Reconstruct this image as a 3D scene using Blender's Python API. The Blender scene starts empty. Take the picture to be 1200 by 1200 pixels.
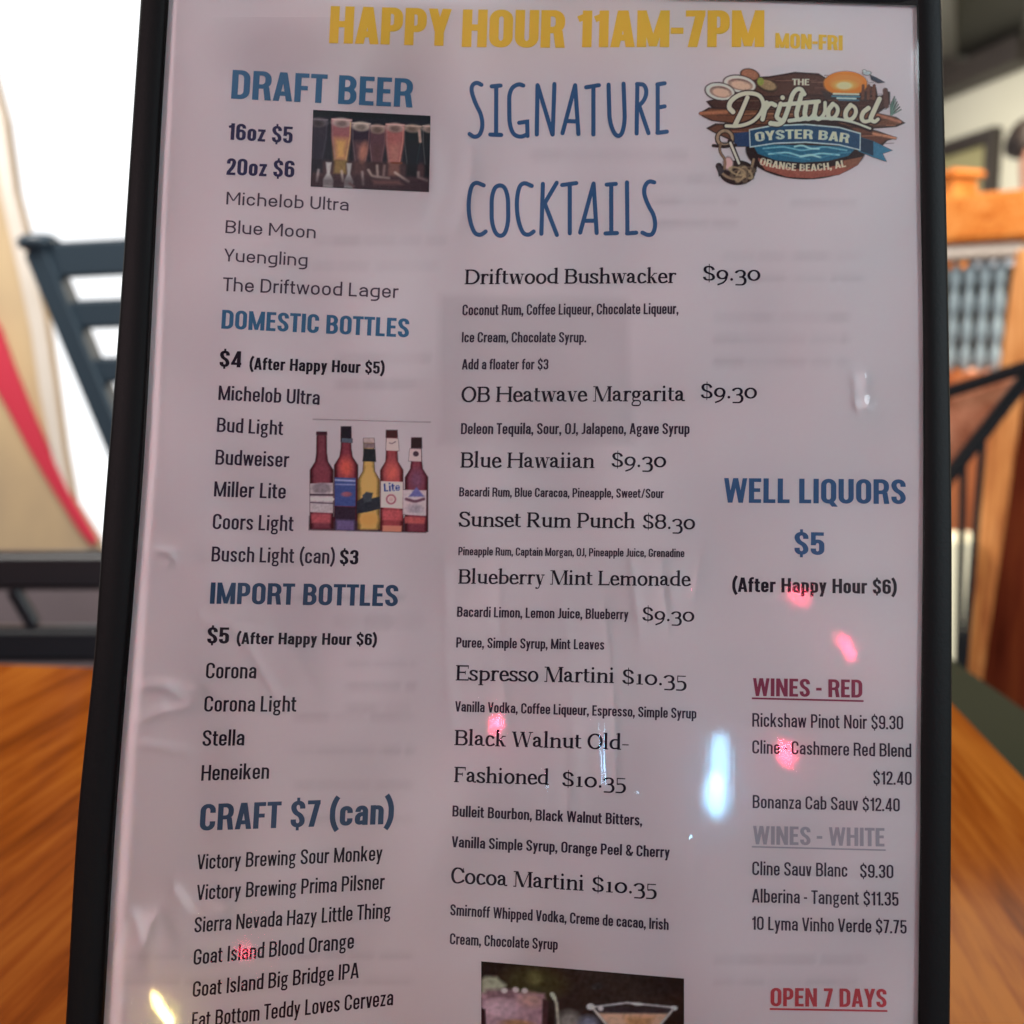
import bpy, bmesh, math, random
import numpy as np
from mathutils import Vector, Matrix

# ------------------------------------------------------------------ camera, world, lights, exposure
scene = bpy.context.scene
COL = scene.collection
R = math.radians
F = 1178.0                       # focal length in pixels of the 1200 px photograph
PITCH = R(8.0)
EYE = np.array([0.0, 0.0, 1.0])
FWD = np.array([0.0, math.cos(PITCH), -math.sin(PITCH)])
UPC = np.array([0.0, math.sin(PITCH), math.cos(PITCH)])
RGT = np.array([1.0, 0.0, 0.0])
MENU_DIST = 0.277

cam_data = bpy.data.cameras.new('camera')
cam = bpy.data.objects.new('camera', cam_data)
COL.objects.link(cam)
cam.location = EYE
cam.rotation_euler = (R(90) - PITCH, 0, 0)
cam_data.sensor_width = 36
cam_data.lens = 36 * F / 1200
cam_data.clip_start = 0.02
cam_data.clip_end = 200
cam_data.dof.use_dof = True
cam_data.dof.focus_distance = MENU_DIST
cam_data.dof.aperture_fstop = 10.2
cam_data.dof.aperture_blades = 0
scene.camera = cam

vs = scene.view_settings
vs.view_transform = 'Standard'
vs.look = 'None'
vs.exposure = 0
vs.gamma = 1
vs.use_curve_mapping = False

world = bpy.data.worlds.new('World')
scene.world = world
world.use_nodes = True
wb = world.node_tree.nodes['Background']
# a dim room behind the reader: soft bright and dark patches
wn_ = world.node_tree.nodes; wl_ = world.node_tree.links
w_tc = wn_.new('ShaderNodeTexCoord')
w_mp = wn_.new('ShaderNodeMapping'); w_mp.inputs['Scale'].default_value = (3.2, 3.2, 1.5)
w_nz = wn_.new('ShaderNodeTexNoise'); w_nz.inputs['Scale'].default_value = 1.7; w_nz.inputs['Detail'].default_value = 3
w_rp = wn_.new('ShaderNodeValToRGB')
w_rp.color_ramp.elements[0].position = .40; w_rp.color_ramp.elements[0].color = (.05, .045, .045, 1)
w_rp.color_ramp.elements[1].position = .72; w_rp.color_ramp.elements[1].color = (1.7, 1.55, 1.58, 1)
wl_.new(w_tc.outputs['Generated'], w_mp.inputs['Vector']); wl_.new(w_mp.outputs['Vector'], w_nz.inputs['Vector'])
wl_.new(w_nz.outputs['Fac'], w_rp.inputs['Fac']); wl_.new(w_rp.outputs['Color'], wb.inputs['Color'])
wb.inputs['Strength'].default_value = 0.46


def area_lamp(name, loc, target, color, power, sx, sy=None, shape='RECTANGLE', roll=None, spread=180):
    d = bpy.data.lights.new(name, 'AREA')
    d.shape = shape
    d.size = sx
    d.size_y = sy if sy else sx
    d.color = color
    d.energy = power
    d.spread = R(spread)
    o = bpy.data.objects.new(name, d)
    COL.objects.link(o)
    z = (Vector(loc) - Vector(target)).normalized()
    y = Vector(roll) if roll is not None else Vector((0, 0, 1))
    y = (y - z * y.dot(z)).normalized()
    x = y.cross(z)
    m = Matrix((x, y, z)).transposed().to_4x4()
    m.translation = Vector(loc)
    o.matrix_world = m
    return o


# soft room light on the page: warm from the lower left, cool from the right
area_lamp('warm_room_lamp', (-1.15, -0.85, 1.75), (-.02, .28, 1.11), (1.0, 0.69, 0.72), 2.6, .6, .6, spread=60)
area_lamp('cool_room_lamp', (1.3, -0.6, 1.7), (0, .28, 1.0), (0.77, 0.93, 1.0), 46, 1.2, 1.2)
area_lamp('bar_overhead_fill', (1.5, 2.6, 2.25), (1.5, 2.8, 0), (1.0, 0.86, 0.68), 80, 1.2, 1.2)  # unseen overhead fill, added to brighten the right background
area_lamp('bar_front_fill', (.95, .95, 2.35), (1.2, 2.4, .7), (1.0, 0.90, 0.76), 13, .5, .5, spread=110)  # added fill from the reader's side for the rail, posts and box
area_lamp('wall_wash_fill', (1.0, 4.3, 2.3), (2.2, 5.0, 1.7), (1.0, 0.97, 0.88), 12.5, .6, .6, spread=120)  # added wash that lifts the cream wall, no fixture there
area_lamp('left_back_fill', (-1.0, 1.1, 2.3), (-.95, 2.0, .9), (1.0, 0.95, 0.88), 45, .9, .9)  # unseen fill added for the board and floor at the left

# ------------------------------------------------------------------ geometry helpers
def ray(px, py):
    px = np.asarray(px, float); py = np.asarray(py, float)
    a = (px - 600) / F
    b = -(py - 600) / F
    return (a[..., None] * RGT + b[..., None] * UPC + FWD)


def P(px, py, depth):
    """world point seen at that place of the photograph, at a forward distance"""
    return Vector((EYE + ray(px, py) * depth).tolist())


# the menu's frame: right, up, normal (towards the reader)
def camdir(v):
    return v[0] * RGT + v[1] * UPC + v[2] * FWD


MU = camdir((0.0318, 0.995, 0.095)); MU /= np.linalg.norm(MU)
MR = camdir((1.0, -0.032, 0.0)); MR -= MU * MR.dot(MU); MR /= np.linalg.norm(MR)
MN = np.cross(MR, MU)
M0 = EYE + ray(597, 600) * MENU_DIST


def sag(X, Y):
    """the page bows gently away from the reader, left of its middle"""
    return -0.007 * np.exp(-((X + .02) / .065) ** 2) * (1.0 - np.clip((Y - .02) / .3, -.6, .6))


def page(px, py, lift=0.0, flat=False):
    """points of the page (metres, world) that carry the print seen at px,py"""
    d = ray(px, py)
    dn = d @ MN
    base = (EYE - M0) @ MN
    t = (lift - base) / dn
    if flat: return EYE + d * t[..., None]
    for _ in range(6):
        p = EYE + d * t[..., None] - M0
        t = (sag(p @ MR, p @ MU) + lift - base) / dn
    return EYE + d * t[..., None]


def page_normal(px, py):
    a = page(np.array([px - 2., px + 2, px, px]), np.array([py, py, py - 2., py + 2]))
    n = np.cross(a[1] - a[0], a[2] - a[3])
    return n / np.linalg.norm(n)


BOTTOM = page(np.array([600.]), np.array([1425.]), -.002)[0]
TABLE_Z = float(BOTTOM[2])
ROOT_M = Matrix((MR.tolist(), (-MN).tolist(), MU.tolist())).transposed().to_4x4()
ROOT_M.translation = Vector(BOTTOM.tolist())
ROOT_I = np.array(ROOT_M.inverted())


def to_menu(p):
    return p @ ROOT_I[:3, :3].T + ROOT_I[:3, 3]


def link(name, me, mat=None, parent=None):
    o = bpy.data.objects.new(name, me)
    COL.objects.link(o)
    if mat is not None:
        me.materials.append(mat)
    if parent is not None:
        o.parent = parent
    return o


def tag(o, label=None, cat=None, group=None, kind=None):
    if label: o['label'] = label
    if cat: o['category'] = cat
    if group: o['group'] = group
    if kind: o['kind'] = kind
    return o


def thing(name, loc, label, cat, group=None, rotz=0):
    o = bpy.data.objects.new(name, None)
    o.empty_display_size = .1
    COL.objects.link(o)
    o.location = loc
    o.rotation_euler = (0, 0, rotz)
    bpy.context.view_layer.update()
    return tag(o, label, cat, group)


# ------------------------------------------------------------------ materials
def s2l(c):
    c = c / 255.0
    return c / 12.92 if c <= .04045 else ((c + .055) / 1.055) ** 2.4


def lin(r, g, b):
    return (s2l(r), s2l(g), s2l(b))


ILLUM = np.array((.47, .385, .415))        # what the page receives: a white of 0.78 is seen as a mauve grey
VEIL = 0.013


def ink(r, g, b):
    """print colour (albedo) that is seen as this colour in the page's light"""
    c = (np.array(lin(r, g, b)) - VEIL) / ILLUM
    return tuple(np.clip(c, .004, .9).tolist())


def mat(name, color, rough=.6, metal=0.0, spec=.5, noise=None, bump=None, coat=0.0, emit=None):
    """noise=(scale, other colour, stretch) bump=(scale, strength)"""
    m = bpy.data.materials.new(name)
    m.use_nodes = True
    nt = m.node_tree
    b = nt.nodes['Principled BSDF']
    b.inputs['Base Color'].default_value = (*color, 1)
    b.inputs['Roughness'].default_value = rough
    b.inputs['Metallic'].default_value = metal
    b.inputs['Specular IOR Level'].default_value = spec
    b.inputs['Coat Weight'].default_value = coat
    tc = nt.nodes.new('ShaderNodeTexCoord')
    if noise:
        sc, c2, st = noise
        mp = nt.nodes.new('ShaderNodeMapping')
        mp.inputs['Scale'].default_value = st
        n = nt.nodes.new('ShaderNodeTexNoise')
        n.inputs['Scale'].default_value = sc
        n.inputs['Detail'].default_value = 5
        rp = nt.nodes.new('ShaderNodeValToRGB')
        rp.color_ramp.elements[0].position = .35
        rp.color_ramp.elements[1].position = .68
        rp.color_ramp.elements[0].color = (*color, 1)
        rp.color_ramp.elements[1].color = (*c2, 1)
        nt.links.new(tc.outputs['Object'], mp.inputs['Vector'])
        nt.links.new(mp.outputs['Vector'], n.inputs['Vector'])
        nt.links.new(n.outputs['Fac'], rp.inputs['Fac'])
        nt.links.new(rp.outputs['Color'], b.inputs['Base Color'])
    if bump:
        n = nt.nodes.new('ShaderNodeTexNoise')
        n.inputs['Scale'].default_value = bump[0]
        n.inputs['Detail'].default_value = 4
        bp = nt.nodes.new('ShaderNodeBump')
        bp.inputs['Strength'].default_value = bump[1]
        bp.inputs['Distance'].default_value = .001
        nt.links.new(tc.outputs['Object'], n.inputs['Vector'])
        nt.links.new(n.outputs['Fac'], bp.inputs['Height'])
        nt.links.new(bp.outputs['Normal'], b.inputs['Normal'])
    return m


def emission(name, color, strength):
    m = bpy.data.materials.new(name)
    m.use_nodes = True
    nt = m.node_tree
    nt.nodes.remove(nt.nodes['Principled BSDF'])
    e = nt.nodes.new('ShaderNodeEmission')
    e.inputs['Color'].default_value = (*color, 1)
    e.inputs['Strength'].default_value = strength
    nt.links.new(e.outputs['Emission'], nt.nodes['Material Output'].inputs['Surface'])
    return m


def wood(name, c_dark, c_mid, c_light, rough=.35, scale=1.0, coat=.0, along='y'):
    m = bpy.data.materials.new(name)
    m.use_nodes = True
    nt = m.node_tree
    b = nt.nodes['Principled BSDF']
    tc = nt.nodes.new('ShaderNodeTexCoord')
    mp = nt.nodes.new('ShaderNodeMapping')
    st = {'x': (1.1, 9, 9), 'y': (9, 1.1, 9), 'z': (9, 9, 1.1)}[along]
    mp.inputs['Scale'].default_value = tuple(scale * v for v in st)
    n1 = nt.nodes.new('ShaderNodeTexNoise')
    n1.inputs['Scale'].default_value = 1.6
    n1.inputs['Detail'].default_value = 7
    n1.inputs['Roughness'].default_value = .62
    n1.inputs['Distortion'].default_value = 1.1
    mp2 = nt.nodes.new('ShaderNodeMapping')
    mp2.inputs['Scale'].default_value = tuple(scale * v * (6 if v > 2 else 2.2) for v in st)
    n2 = nt.nodes.new('ShaderNodeTexNoise')
    n2.inputs['Scale'].default_value = 2.2
    n2.inputs['Detail'].default_value = 4
    mx = nt.nodes.new('ShaderNodeMath'); mx.operation = 'MULTIPLY_ADD'
    mx.inputs[1].default_value = .62
    rp = nt.nodes.new('ShaderNodeValToRGB')
    e = rp.color_ramp.elements
    e[0].position = .60; e[0].color = (*c_dark, 1)
    e[1].position = .99; e[1].color = (*c_light, 1)
    k = e.new(.77); k.color = (*c_mid, 1)
    nt.links.new(tc.outputs['Object'], mp.inputs['Vector'])
    nt.links.new(tc.outputs['Object'], mp2.inputs['Vector'])
    nt.links.new(mp.outputs['Vector'], n1.inputs['Vector'])
    nt.links.new(mp2.outputs['Vector'], n2.inputs['Vector'])
    nt.links.new(n2.outputs['Fac'], mx.inputs[0])
    nt.links.new(n1.outputs['Fac'], mx.inputs[2])
    nt.links.new(mx.outputs[0], rp.inputs['Fac'])
    nt.links.new(rp.outputs['Color'], b.inputs['Base Color'])
    b.inputs['Roughness'].default_value = rough
    b.inputs['Specular IOR Level'].default_value = .0
    b.inputs['Coat Weight'].default_value = coat
    b.inputs['Coat Roughness'].default_value = .12
    bp = nt.nodes.new('ShaderNodeBump')
    bp.inputs['Strength'].default_value = .25
    bp.inputs['Distance'].default_value = .0006
    nt.links.new(mx.outputs[0], bp.inputs['Height'])
    nt.links.new(bp.outputs['Normal'], b.inputs['Normal'])
    return m


# ------------------------------------------------------------------ solids
def mesh_from(name, verts, faces, mt, parent=None, smooth=False, bevel=0.0, inv=None):
    """verts in world coordinates; parent is an Empty (inverse applied)"""
    me = bpy.data.meshes.new(name)
    if parent is not None:
        mi = parent.matrix_world.inverted()
        verts = [mi @ Vector(v) for v in verts]
    me.from_pydata([tuple(v) for v in verts], [], faces)
    bm = bmesh.new(); bm.from_mesh(me)
    bmesh.ops.recalc_face_normals(bm, faces=bm.faces)
    if bevel > 0:
        bmesh.ops.bevel(bm, geom=[e for e in bm.edges if e.calc_face_angle(0) > .5], offset=bevel, segments=3,
                        affect='EDGES', clamp_overlap=True)
    for f in bm.faces: f.smooth = smooth
    bm.to_mesh(me); bm.free()
    return link(name, me, mt, parent)


def box_between(a, b, w, t, side):
    """bar from a to b: w across (along 'side' as far as possible) and t the other way; returns verts, faces"""
    a = Vector(a); b = Vector(b)
    d = (b - a).normalized()
    s = Vector(side); s = (s - d * s.dot(d)).normalized()
    n = d.cross(s)
    v = []
    for p in (a, b):
        for i, j in ((-1, -1), (1, -1), (1, 1), (-1, 1)):
            v.append(p + s * (i * w / 2) + n * (j * t / 2))
    f = [(3, 2, 1, 0), (4, 5, 6, 7)] + [(i, (i + 1) % 4, 4 + (i + 1) % 4, 4 + i) for i in range(4)]
    return v, f


def bar(name, a, b, w, t, side, mt, parent=None, bevel=.004):
    v, f = box_between(a, b, w, t, side)
    return mesh_from(name, v, f, mt, parent, bevel=bevel)


def prism(name, pts, vec, mt, parent=None, bevel=.004):
    """closed outline of world points pushed along vec into a solid"""
    n = len(pts)
    vec = Vector(vec)
    v = [Vector(p) for p in pts] + [Vector(p) + vec for p in pts]
    f = [tuple(range(n)), tuple(range(2 * n - 1, n - 1, -1))] + [(i, n + i, n + (i + 1) % n, (i + 1) % n) for i in range(n)]
    return mesh_from(name, v, f, mt, parent, bevel=bevel)


def lathe(name, axis_pt, prof, mt, parent=None, seg=20):
    """prof: (radius, z) from bottom to top about a vertical axis"""
    v, f = [], []
    for r, z in prof:
        for k in range(seg):
            a = 2 * math.pi * k / seg
            v.append(Vector((axis_pt[0] + r * math.cos(a), axis_pt[1] + r * math.sin(a), z)))
    for i in range(len(prof) - 1):
        for k in range(seg):
            f.append((i * seg + k, i * seg + (k + 1) % seg, (i + 1) * seg + (k + 1) % seg, (i + 1) * seg + k))
    f.append(tuple(range(seg - 1, -1, -1)))
    f.append(tuple(range((len(prof) - 1) * seg, len(prof) * seg)))
    return mesh_from(name, v, f, mt, parent, smooth=True)

# ------------------------------------------------------------------ lettering: four alphabets drawn as strokes
def fillet(pts, closed=False, n=6):
    """points (x, y[, r]) -> polyline with rounded corners"""
    p = [(q[0], q[1], q[2] if len(q) > 2 else 0.0) for q in pts]
    N = len(p)
    out = []
    for i in range(N):
        x, y, r = p[i]
        if (not closed and i in (0, N - 1)) or r <= 0:
            out.append((x, y)); continue
        a = p[i - 1]; b = p[(i + 1) % N]
        la = math.hypot(a[0] - x, a[1] - y); lb = math.hypot(b[0] - x, b[1] - y)
        ra = min(r, la * (.5 if a[2] > 0 else .98)); rb = min(r, lb * (.5 if b[2] > 0 else .98))
        s = (x + (a[0] - x) / la * ra, y + (a[1] - y) / la * ra)
        e = (x + (b[0] - x) / lb * rb, y + (b[1] - y) / lb * rb)
        k = .5523
        c1 = (s[0] + (x - s[0]) * k, s[1] + (y - s[1]) * k)
        c2 = (e[0] + (x - e[0]) * k, e[1] + (y - e[1]) * k)
        for j in range(n + 1):
            t = j / n; u = 1 - t
            out.append(tuple(u ** 3 * s[m] + 3 * u * u * t * c1[m] + 3 * u * t * t * c2[m] + t ** 3 * e[m] for m in (0, 1)))
    res = [out[0]]
    for q in out[1:]:
        if math.hypot(q[0] - res[-1][0], q[1] - res[-1][1]) > 1e-5: res.append(q)
    if closed and math.hypot(res[0][0] - res[-1][0], res[0][1] - res[-1][1]) < 1e-5: res.pop()
    return res


def ribbon(line, width, closed=False):
    """quads of a stroke; width is a number, a list, or f(dx,dy)"""
    N = len(line)
    dirs = []
    M = N if closed else N - 1
    for i in range(M):
        a = line[i]; b = line[(i + 1) % N]
        l = math.hypot(b[0] - a[0], b[1] - a[1]) or 1e-9
        dirs.append(((b[0] - a[0]) / l, (b[1] - a[1]) / l))
    Lp, Rp = [], []
    for i in range(N):
        if closed: d0, d1 = dirs[i - 1], dirs[i]
        else: d0, d1 = dirs[max(i - 1, 0)], dirs[min(i, M - 1)]
        tx, ty = d0[0] + d1[0], d0[1] + d1[1]
        l = math.hypot(tx, ty) or 1e-9
        tx /= l; ty /= l
        if callable(width): w0, w1 = width(*d0), width(*d1); w = (w0 + w1) / 2
        elif isinstance(width, (list, tuple)): w = w0 = w1 = width[i]
        else: w = w0 = w1 = width
        c = max(.5, tx * d0[0] + ty * d0[1])
        h = w / 2 / c
        if c < .9 and callable(width):      # square corner of two different widths
            n0 = (-d0[1], d0[0]); n1 = (-d1[1], d1[0])
            det = n0[0] * n1[1] - n0[1] * n1[0]
            if abs(det) > .2:
                ox = (w0 / 2 * n1[1] - w1 / 2 * n0[1]) / det
                oy = (-w0 / 2 * n1[0] + w1 / 2 * n0[0]) / det
                Lp.append((line[i][0] + ox, line[i][1] + oy)); Rp.append((line[i][0] - ox, line[i][1] - oy)); continue
        Lp.append((line[i][0] - ty * h, line[i][1] + tx * h))
        Rp.append((line[i][0] + ty * h, line[i][1] - tx * h))
    return [(Rp[i], Rp[(i + 1) % N], Lp[(i + 1) % N], Lp[i]) for i in range(M)]


class Glyph:
    def __init__(s, W, s_, t_): s.W = W; s.s = s_; s.t = t_; s.layers = []

    def w(s, dx, dy): return s.t + (s.s - s.t) * abs(dy) ** 1.25

    def path(s, *pts, closed=False, w=None):
        s.layers.append(ribbon(fillet(pts, closed), w or s.w, closed)); return s

    def dg(s, x0, y0, x1, y1, w=None):
        w = w or s.s
        L = math.hypot(x1 - x0, y1 - y0); h = w * L / abs(y1 - y0) / 2
        s.layers.append([((x0 - h, y0), (x0 + h, y0), (x1 + h, y1), (x1 - h, y1))]); return s

    def rect(s, x0, y0, x1, y1):
        s.layers.append([((x0, y0), (x1, y0), (x1, y1), (x0, y1))]); return s

    def dot(s, x, y, r, n=10):
        s.layers.append([tuple((x + r * math.cos(2 * math.pi * k / n), y + r * math.sin(2 * math.pi * k / n)) for k in range(n))]); return s


# ink widths of the grotesque, as fractions of the capital height
SANS_W = dict(A=.56, B=.50, C=.49, D=.50, E=.39, F=.37, G=.50, H=.53, I=.0, J=.29, K=.52, L=.38, M=.66, N=.54, O=.50, P=.47,
              Q=.50, R=.51, S=.47, T=.45, U=.50, V=.53, W=.78, Y=.52, Z=.42, a=.41, b=.42, c=.40, d=.42, e=.41, f=.29, g=.44,
              h=.42, i=0, k=.43, l=0, m=.66, n=.42, o=.41, p=.42, q=.42, r=.29, s=.38, t=.30, u=.42, v=.41, w=.62, x=.42,
              y=.42, z=.34)
SANS_W.update({'0': .47, '1': .27, '2': .43, '3': .44, '4': .47, '5': .44, '6': .46, '7': .40, '8': .46, '9': .46, '$': .45,
               '(': .22, ')': .22, '.': 0, ',': 0, '-': .22, '/': .38, '&': .56})


def sans(ch, s, t, round_=False):
    xh, asc, de = (.715, 1.04, -.27) if round_ else (.735, 1.03, -.25)
    W = SANS_W[ch]
    if W == 0: W = s if ch not in '.,' else s * 1.08
    elif round_: W = W * (1.42 if ch.islower() else 1.40) * (1.0 if ch not in 'ftr' else .86)
    else: W = W + (s - .125) * (.9 if W < .6 else 1.5)
    g = Glyph(W, s, t)
    h = s / 2; L = h; Rr = W - h; B = t / 2; T = 1 - t / 2; X = xh - t / 2; M = .52
    r = (W - s) / 2
    if not round_: r = max(r, .08)
    C = W / 2
    st = lambda x, y0=0, y1=1: g.rect(x - h, y0, x + h, y1)
    hb = lambda x0, x1, y: g.rect(x0, y - t / 2, x1, y + t / 2)
    q = 1.0
    if ch == 'A':
        hw = s * .55; g.dg(hw, 0, C - .02, 1, s * .95); g.dg(W - hw, 0, C + .02, 1, s * .95); hb(W * .22, W * .78, .26)
    elif ch == 'B':
        st(L); g.path((L, T), (Rr - .015, T, r), (Rr - .015, M, r), (L, M)); g.path((L, M), (Rr, M, r), (Rr, B, r), (L, B))
    elif ch in 'CG':
        a = ((Rr, .66), (Rr, T, r), (L, T, r), (L, B, r), (Rr, B, r))
        if ch == 'C': g.path(*a, (Rr, .34))
        else: g.path(*a, (Rr, .47 - t / 2), (C, .47 - t / 2))
    elif ch == 'D': st(L); g.path((L, T), (Rr, T, r * 1.1), (Rr, B, r * 1.1), (L, B))
    elif ch == 'E': st(L); hb(L, W, B); hb(L, W * .92, M); hb(L, W, T)
    elif ch == 'F': st(L); hb(L, W * .93, M - .03); hb(L, W, T)
    elif ch == 'H': st(L); st(Rr); hb(L, Rr, M)
    elif ch in 'Il': st(C, 0, 1 if ch == 'I' else asc)
    elif ch == 'J': g.path((Rr, 1), (Rr, B, .16), (0, B))
    elif ch == 'K': st(L); g.dg(L + .02, .36, W - s * .55, 1, s); g.dg(W - s * .55, 0, C * .95, .62, s)
    elif ch == 'L': st(L); hb(L, W, B)
    elif ch == 'M':
        st(L); st(Rr); g.dg(C, 0.02 if not round_ else .3, L + s * .05, 1, s * .8); g.dg(C, 0.02 if not round_ else .3, Rr - s * .05, 1, s * .8)
    elif ch == 'N': st(L); st(Rr); g.dg(Rr - s * .05, 0, L + s * .05, 1, s * .85)
    elif ch in 'OQ0':
        g.path((L, T, r), (L, B, r), (Rr, B, r), (Rr, T, r), closed=True)
        if ch == 'Q': g.dg(W * .98 - .04, -.13, C + .02, .16, s * .9)
    elif ch in 'PR':
        m = .44 if ch == 'P' else .47
        st(L); g.path((L, T), (Rr, T, r), (Rr, m, r), (L, m))
        if ch == 'R': g.dg(Rr + .01, 0, Rr - .06, .46, s * .98)
    elif ch in 'S$':
        g.path((Rr, .70), (Rr, T, r), (L, T, r), (L, .60, r), (Rr, .405, r), (Rr, B, r), (L, B, r), (L, .30))
        if ch == '$': g.rect(C - h * .55, .95, C + h * .55, 1.12); g.rect(C - h * .55, -.12, C + h * .55, .05)
    elif ch == 'T': st(C, 0, 1); hb(0, W, T)
    elif ch == 'U': g.path((L, 1), (L, B, r), (Rr, B, r), (Rr, 1))
    elif ch in 'Vv':
        y = 1 if ch == 'V' else xh
        g.dg(s * .52, y, C - .015, 0, s * .95); g.dg(W - s * .52, y, C + .015, 0, s * .95)
    elif ch in 'Ww':
        y = 1 if ch == 'W' else xh
        for x0, x1 in ((s * .5, W * .28), (C - .01, W * .28), (C + .01, W * .72), (W - s * .5, W * .72)): g.dg(x0, y, x1, 0, s * .85)
    elif ch == 'Y': st(C, 0, .45); g.dg(s * .52, 1, C, .36, s * .95); g.dg(W - s * .52, 1, C, .36, s * .95)
    elif ch in 'Zz':
        y = 1 if ch == 'Z' else xh
        hb(0, W, y - t / 2); hb(0, W, B); g.dg(s * .55, t * .6, W - s * .55, y - t * .6, s * .9)
    elif ch == '1': st(Rr, 0, 1); g.path((Rr, .86), (0.02, .76), w=t)
    elif ch == '2': g.path((L, .68), (L, T, r), (Rr, T, r), (Rr, .56, .3), (L + .02, B + .10, .04), (L + .02, B)); hb(0.01, W, B)
    elif ch == '3':
        g.path((L, .71), (L, T, r), (Rr, T, r), (Rr, .53, r), (W * .36, .53)); g.path((W * .36, .53), (Rr, .53, r), (Rr, B, r), (L, B, r), (L, .29))
    elif ch == '4': st(W * .74); hb(0, W, .22); g.dg(s * .42, .22, W * .70, 1, s * .8)
    elif ch == '5': hb(L - h * .8, W * .96, T); g.rect(0.01, .42, s * .95, 1); g.path((L, .44), (L, .60, r), (Rr, .60, r), (Rr, B, r), (L, B, r), (L, .28))
    elif ch in '69':
        a = [(Rr, .72), (Rr, T, r), (L, T, r), (L, B, r), (Rr, B, r), (Rr, .58, r), (L, .58, r * .9), (L, .40)]
        if ch == '9': a = [(W - p[0], 1 - p[1], *p[2:]) for p in a]
        g.path(*a)
    elif ch == '7': hb(0, W, T); g.dg(W * .26 + h * .4, 0, Rr, 1 - t * .5, s)
    elif ch == '8':
        g.path((L + .01, T, r), (L + .01, .52, r), (Rr - .01, .52, r), (Rr - .01, T, r), closed=True); g.path((L, .53, r), (L, B, r), (Rr, B, r), (Rr, .53, r), closed=True)
    elif ch == '(': g.path((W, 1.10), (L, .86, .3), (L, .06, .3), (W, -.18))
    elif ch == ')': g.path((0, 1.10), (Rr, .86, .3), (Rr, .06, .3), (0, -.18))
    elif ch == '.': g.rect(0, 0, W, W)
    elif ch == ',': g.rect(0, 0, W, W); g.dg(W * .3, -.16, W * .68, .03, s * .55)
    elif ch == '-': g.rect(0, .36, W, .36 + t)
    elif ch == '/': g.dg(h * .9, 0, W - h * .9, 1, s * .8)
    elif ch == '&':
        g.path((W, .38), (W * .80, B, .3), (L, B, .2), (L, .45, .2), (W * .66, .62, .2), (W * .66, T, .14), (W * .2, T, .14), (W * .2, .70, .1), (W - h, 0.02), w=s * .85)
    elif ch == 'a':
        g.path((L + .01, .50), (L + .01, X, r), (Rr, X, r), (Rr, 0)); g.path((Rr, .425), (L, .40, r), (L, B, r * .8), (Rr, .12))
    elif ch in 'bp':
        st(L, *((0, asc) if ch == 'b' else (de, xh))); g.path((L, X - .02), (Rr, X, r), (Rr, B, r), (L, B + .02))
    elif ch in 'dq':
        st(Rr, *((0, asc) if ch == 'd' else (de, xh))); g.path((Rr, X - .02), (L, X, r), (L, B, r), (Rr, B + .02))
    elif ch == 'c': g.path((Rr, .47), (Rr, X, r), (L, X, r), (L, B, r), (Rr, B, r), (Rr, .27))
    elif ch == 'e': g.path((L, .36), (Rr, .36), (Rr, X, r), (L, X, r), (L, B, r), (Rr, B, r), (Rr, .24))
    elif ch == 'f':
        cx = W * .42; g.path((cx, 0), (cx, asc - t / 2, .13), (W, asc - t / 2)); hb(0, W * .95, X)
    elif ch == 'g':
        if round_:
            st(Rr, -.05, xh); g.path((Rr, X - .02), (L, X, r), (L, B, r), (Rr, B + .02)); g.path((Rr, 0), (Rr, de + t / 2, r), (L, de + t / 2, .12))
        else:
            e = Rr - .05; rr = (e - L) / 2
            g.path((L, X, rr), (L, .29, rr), (e, .29, rr), (e, X, rr), closed=True, w=lambda dx, dy: t * .95 + (s - t) * .8 * abs(dy))
            g.rect(e - .02, X - t * .35, W, X + t * .45)
            g.path((L + .08, .30), (L + .01, .17, .08), (L + .05, .085, .05), (Rr, .085, .12), (Rr, de + t / 2, .12), (L, de + t / 2, .12), (L, -.02, .08), (L + .10, .085), w=t * .9)
    elif ch == 'h': st(L, 0, asc); g.path((L, X - .02), (Rr, X, r), (Rr, 0))
    elif ch == 'i': st(C, 0, xh); g.rect(C - h, .87, C + h, .87 + t * 1.15)
    elif ch == 'k': st(L, 0, asc); g.dg(L + .02, .24, W - s * .55, xh, s * .9); g.dg(W - s * .5, 0, C, .44, s * .95)
    elif ch == 'm': st(L, 0, xh); g.path((L, X - .02), (C, X, r * .5), (C, 0)); g.path((C, X - .02), (Rr, X, r * .5), (Rr, 0))
    elif ch == 'n': st(L, 0, xh); g.path((L, X - .02), (Rr, X, r), (Rr, 0))
    elif ch == 'o': g.path((L, X, r), (L, B, r), (Rr, B, r), (Rr, X, r), closed=True)
    elif ch == 'r': st(L, 0, xh); g.path((L, .5), (L, X - .03, .14), (W, X), w=t * 1.15)
    elif ch == 's': g.path((Rr, .52), (Rr, X, r), (L, X, r), (L, .45, r), (Rr, .30, r), (Rr, B, r), (L, B, r), (L, .22))
    elif ch == 't': cx = W * .42; g.path((cx, .93), (cx, B, .11), (W, B)); hb(0, W * .95, X)
    elif ch == 'u': st(Rr, 0, xh); g.path((L, xh), (L, B, r), (Rr, B + .02))
    elif ch == 'x': g.dg(s * .55, 0, W - s * .55, xh); g.dg(W - s * .55, 0, s * .55, xh)
    elif ch == 'y': g.dg(s * .52, xh, C, 0.02, s * .92); g.dg(C * .62, de, W - s * .52, xh, s * .92); g.rect(0.05, de, C * .62, de + t * .9)
    else: raise ValueError(ch)
    return g


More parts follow.
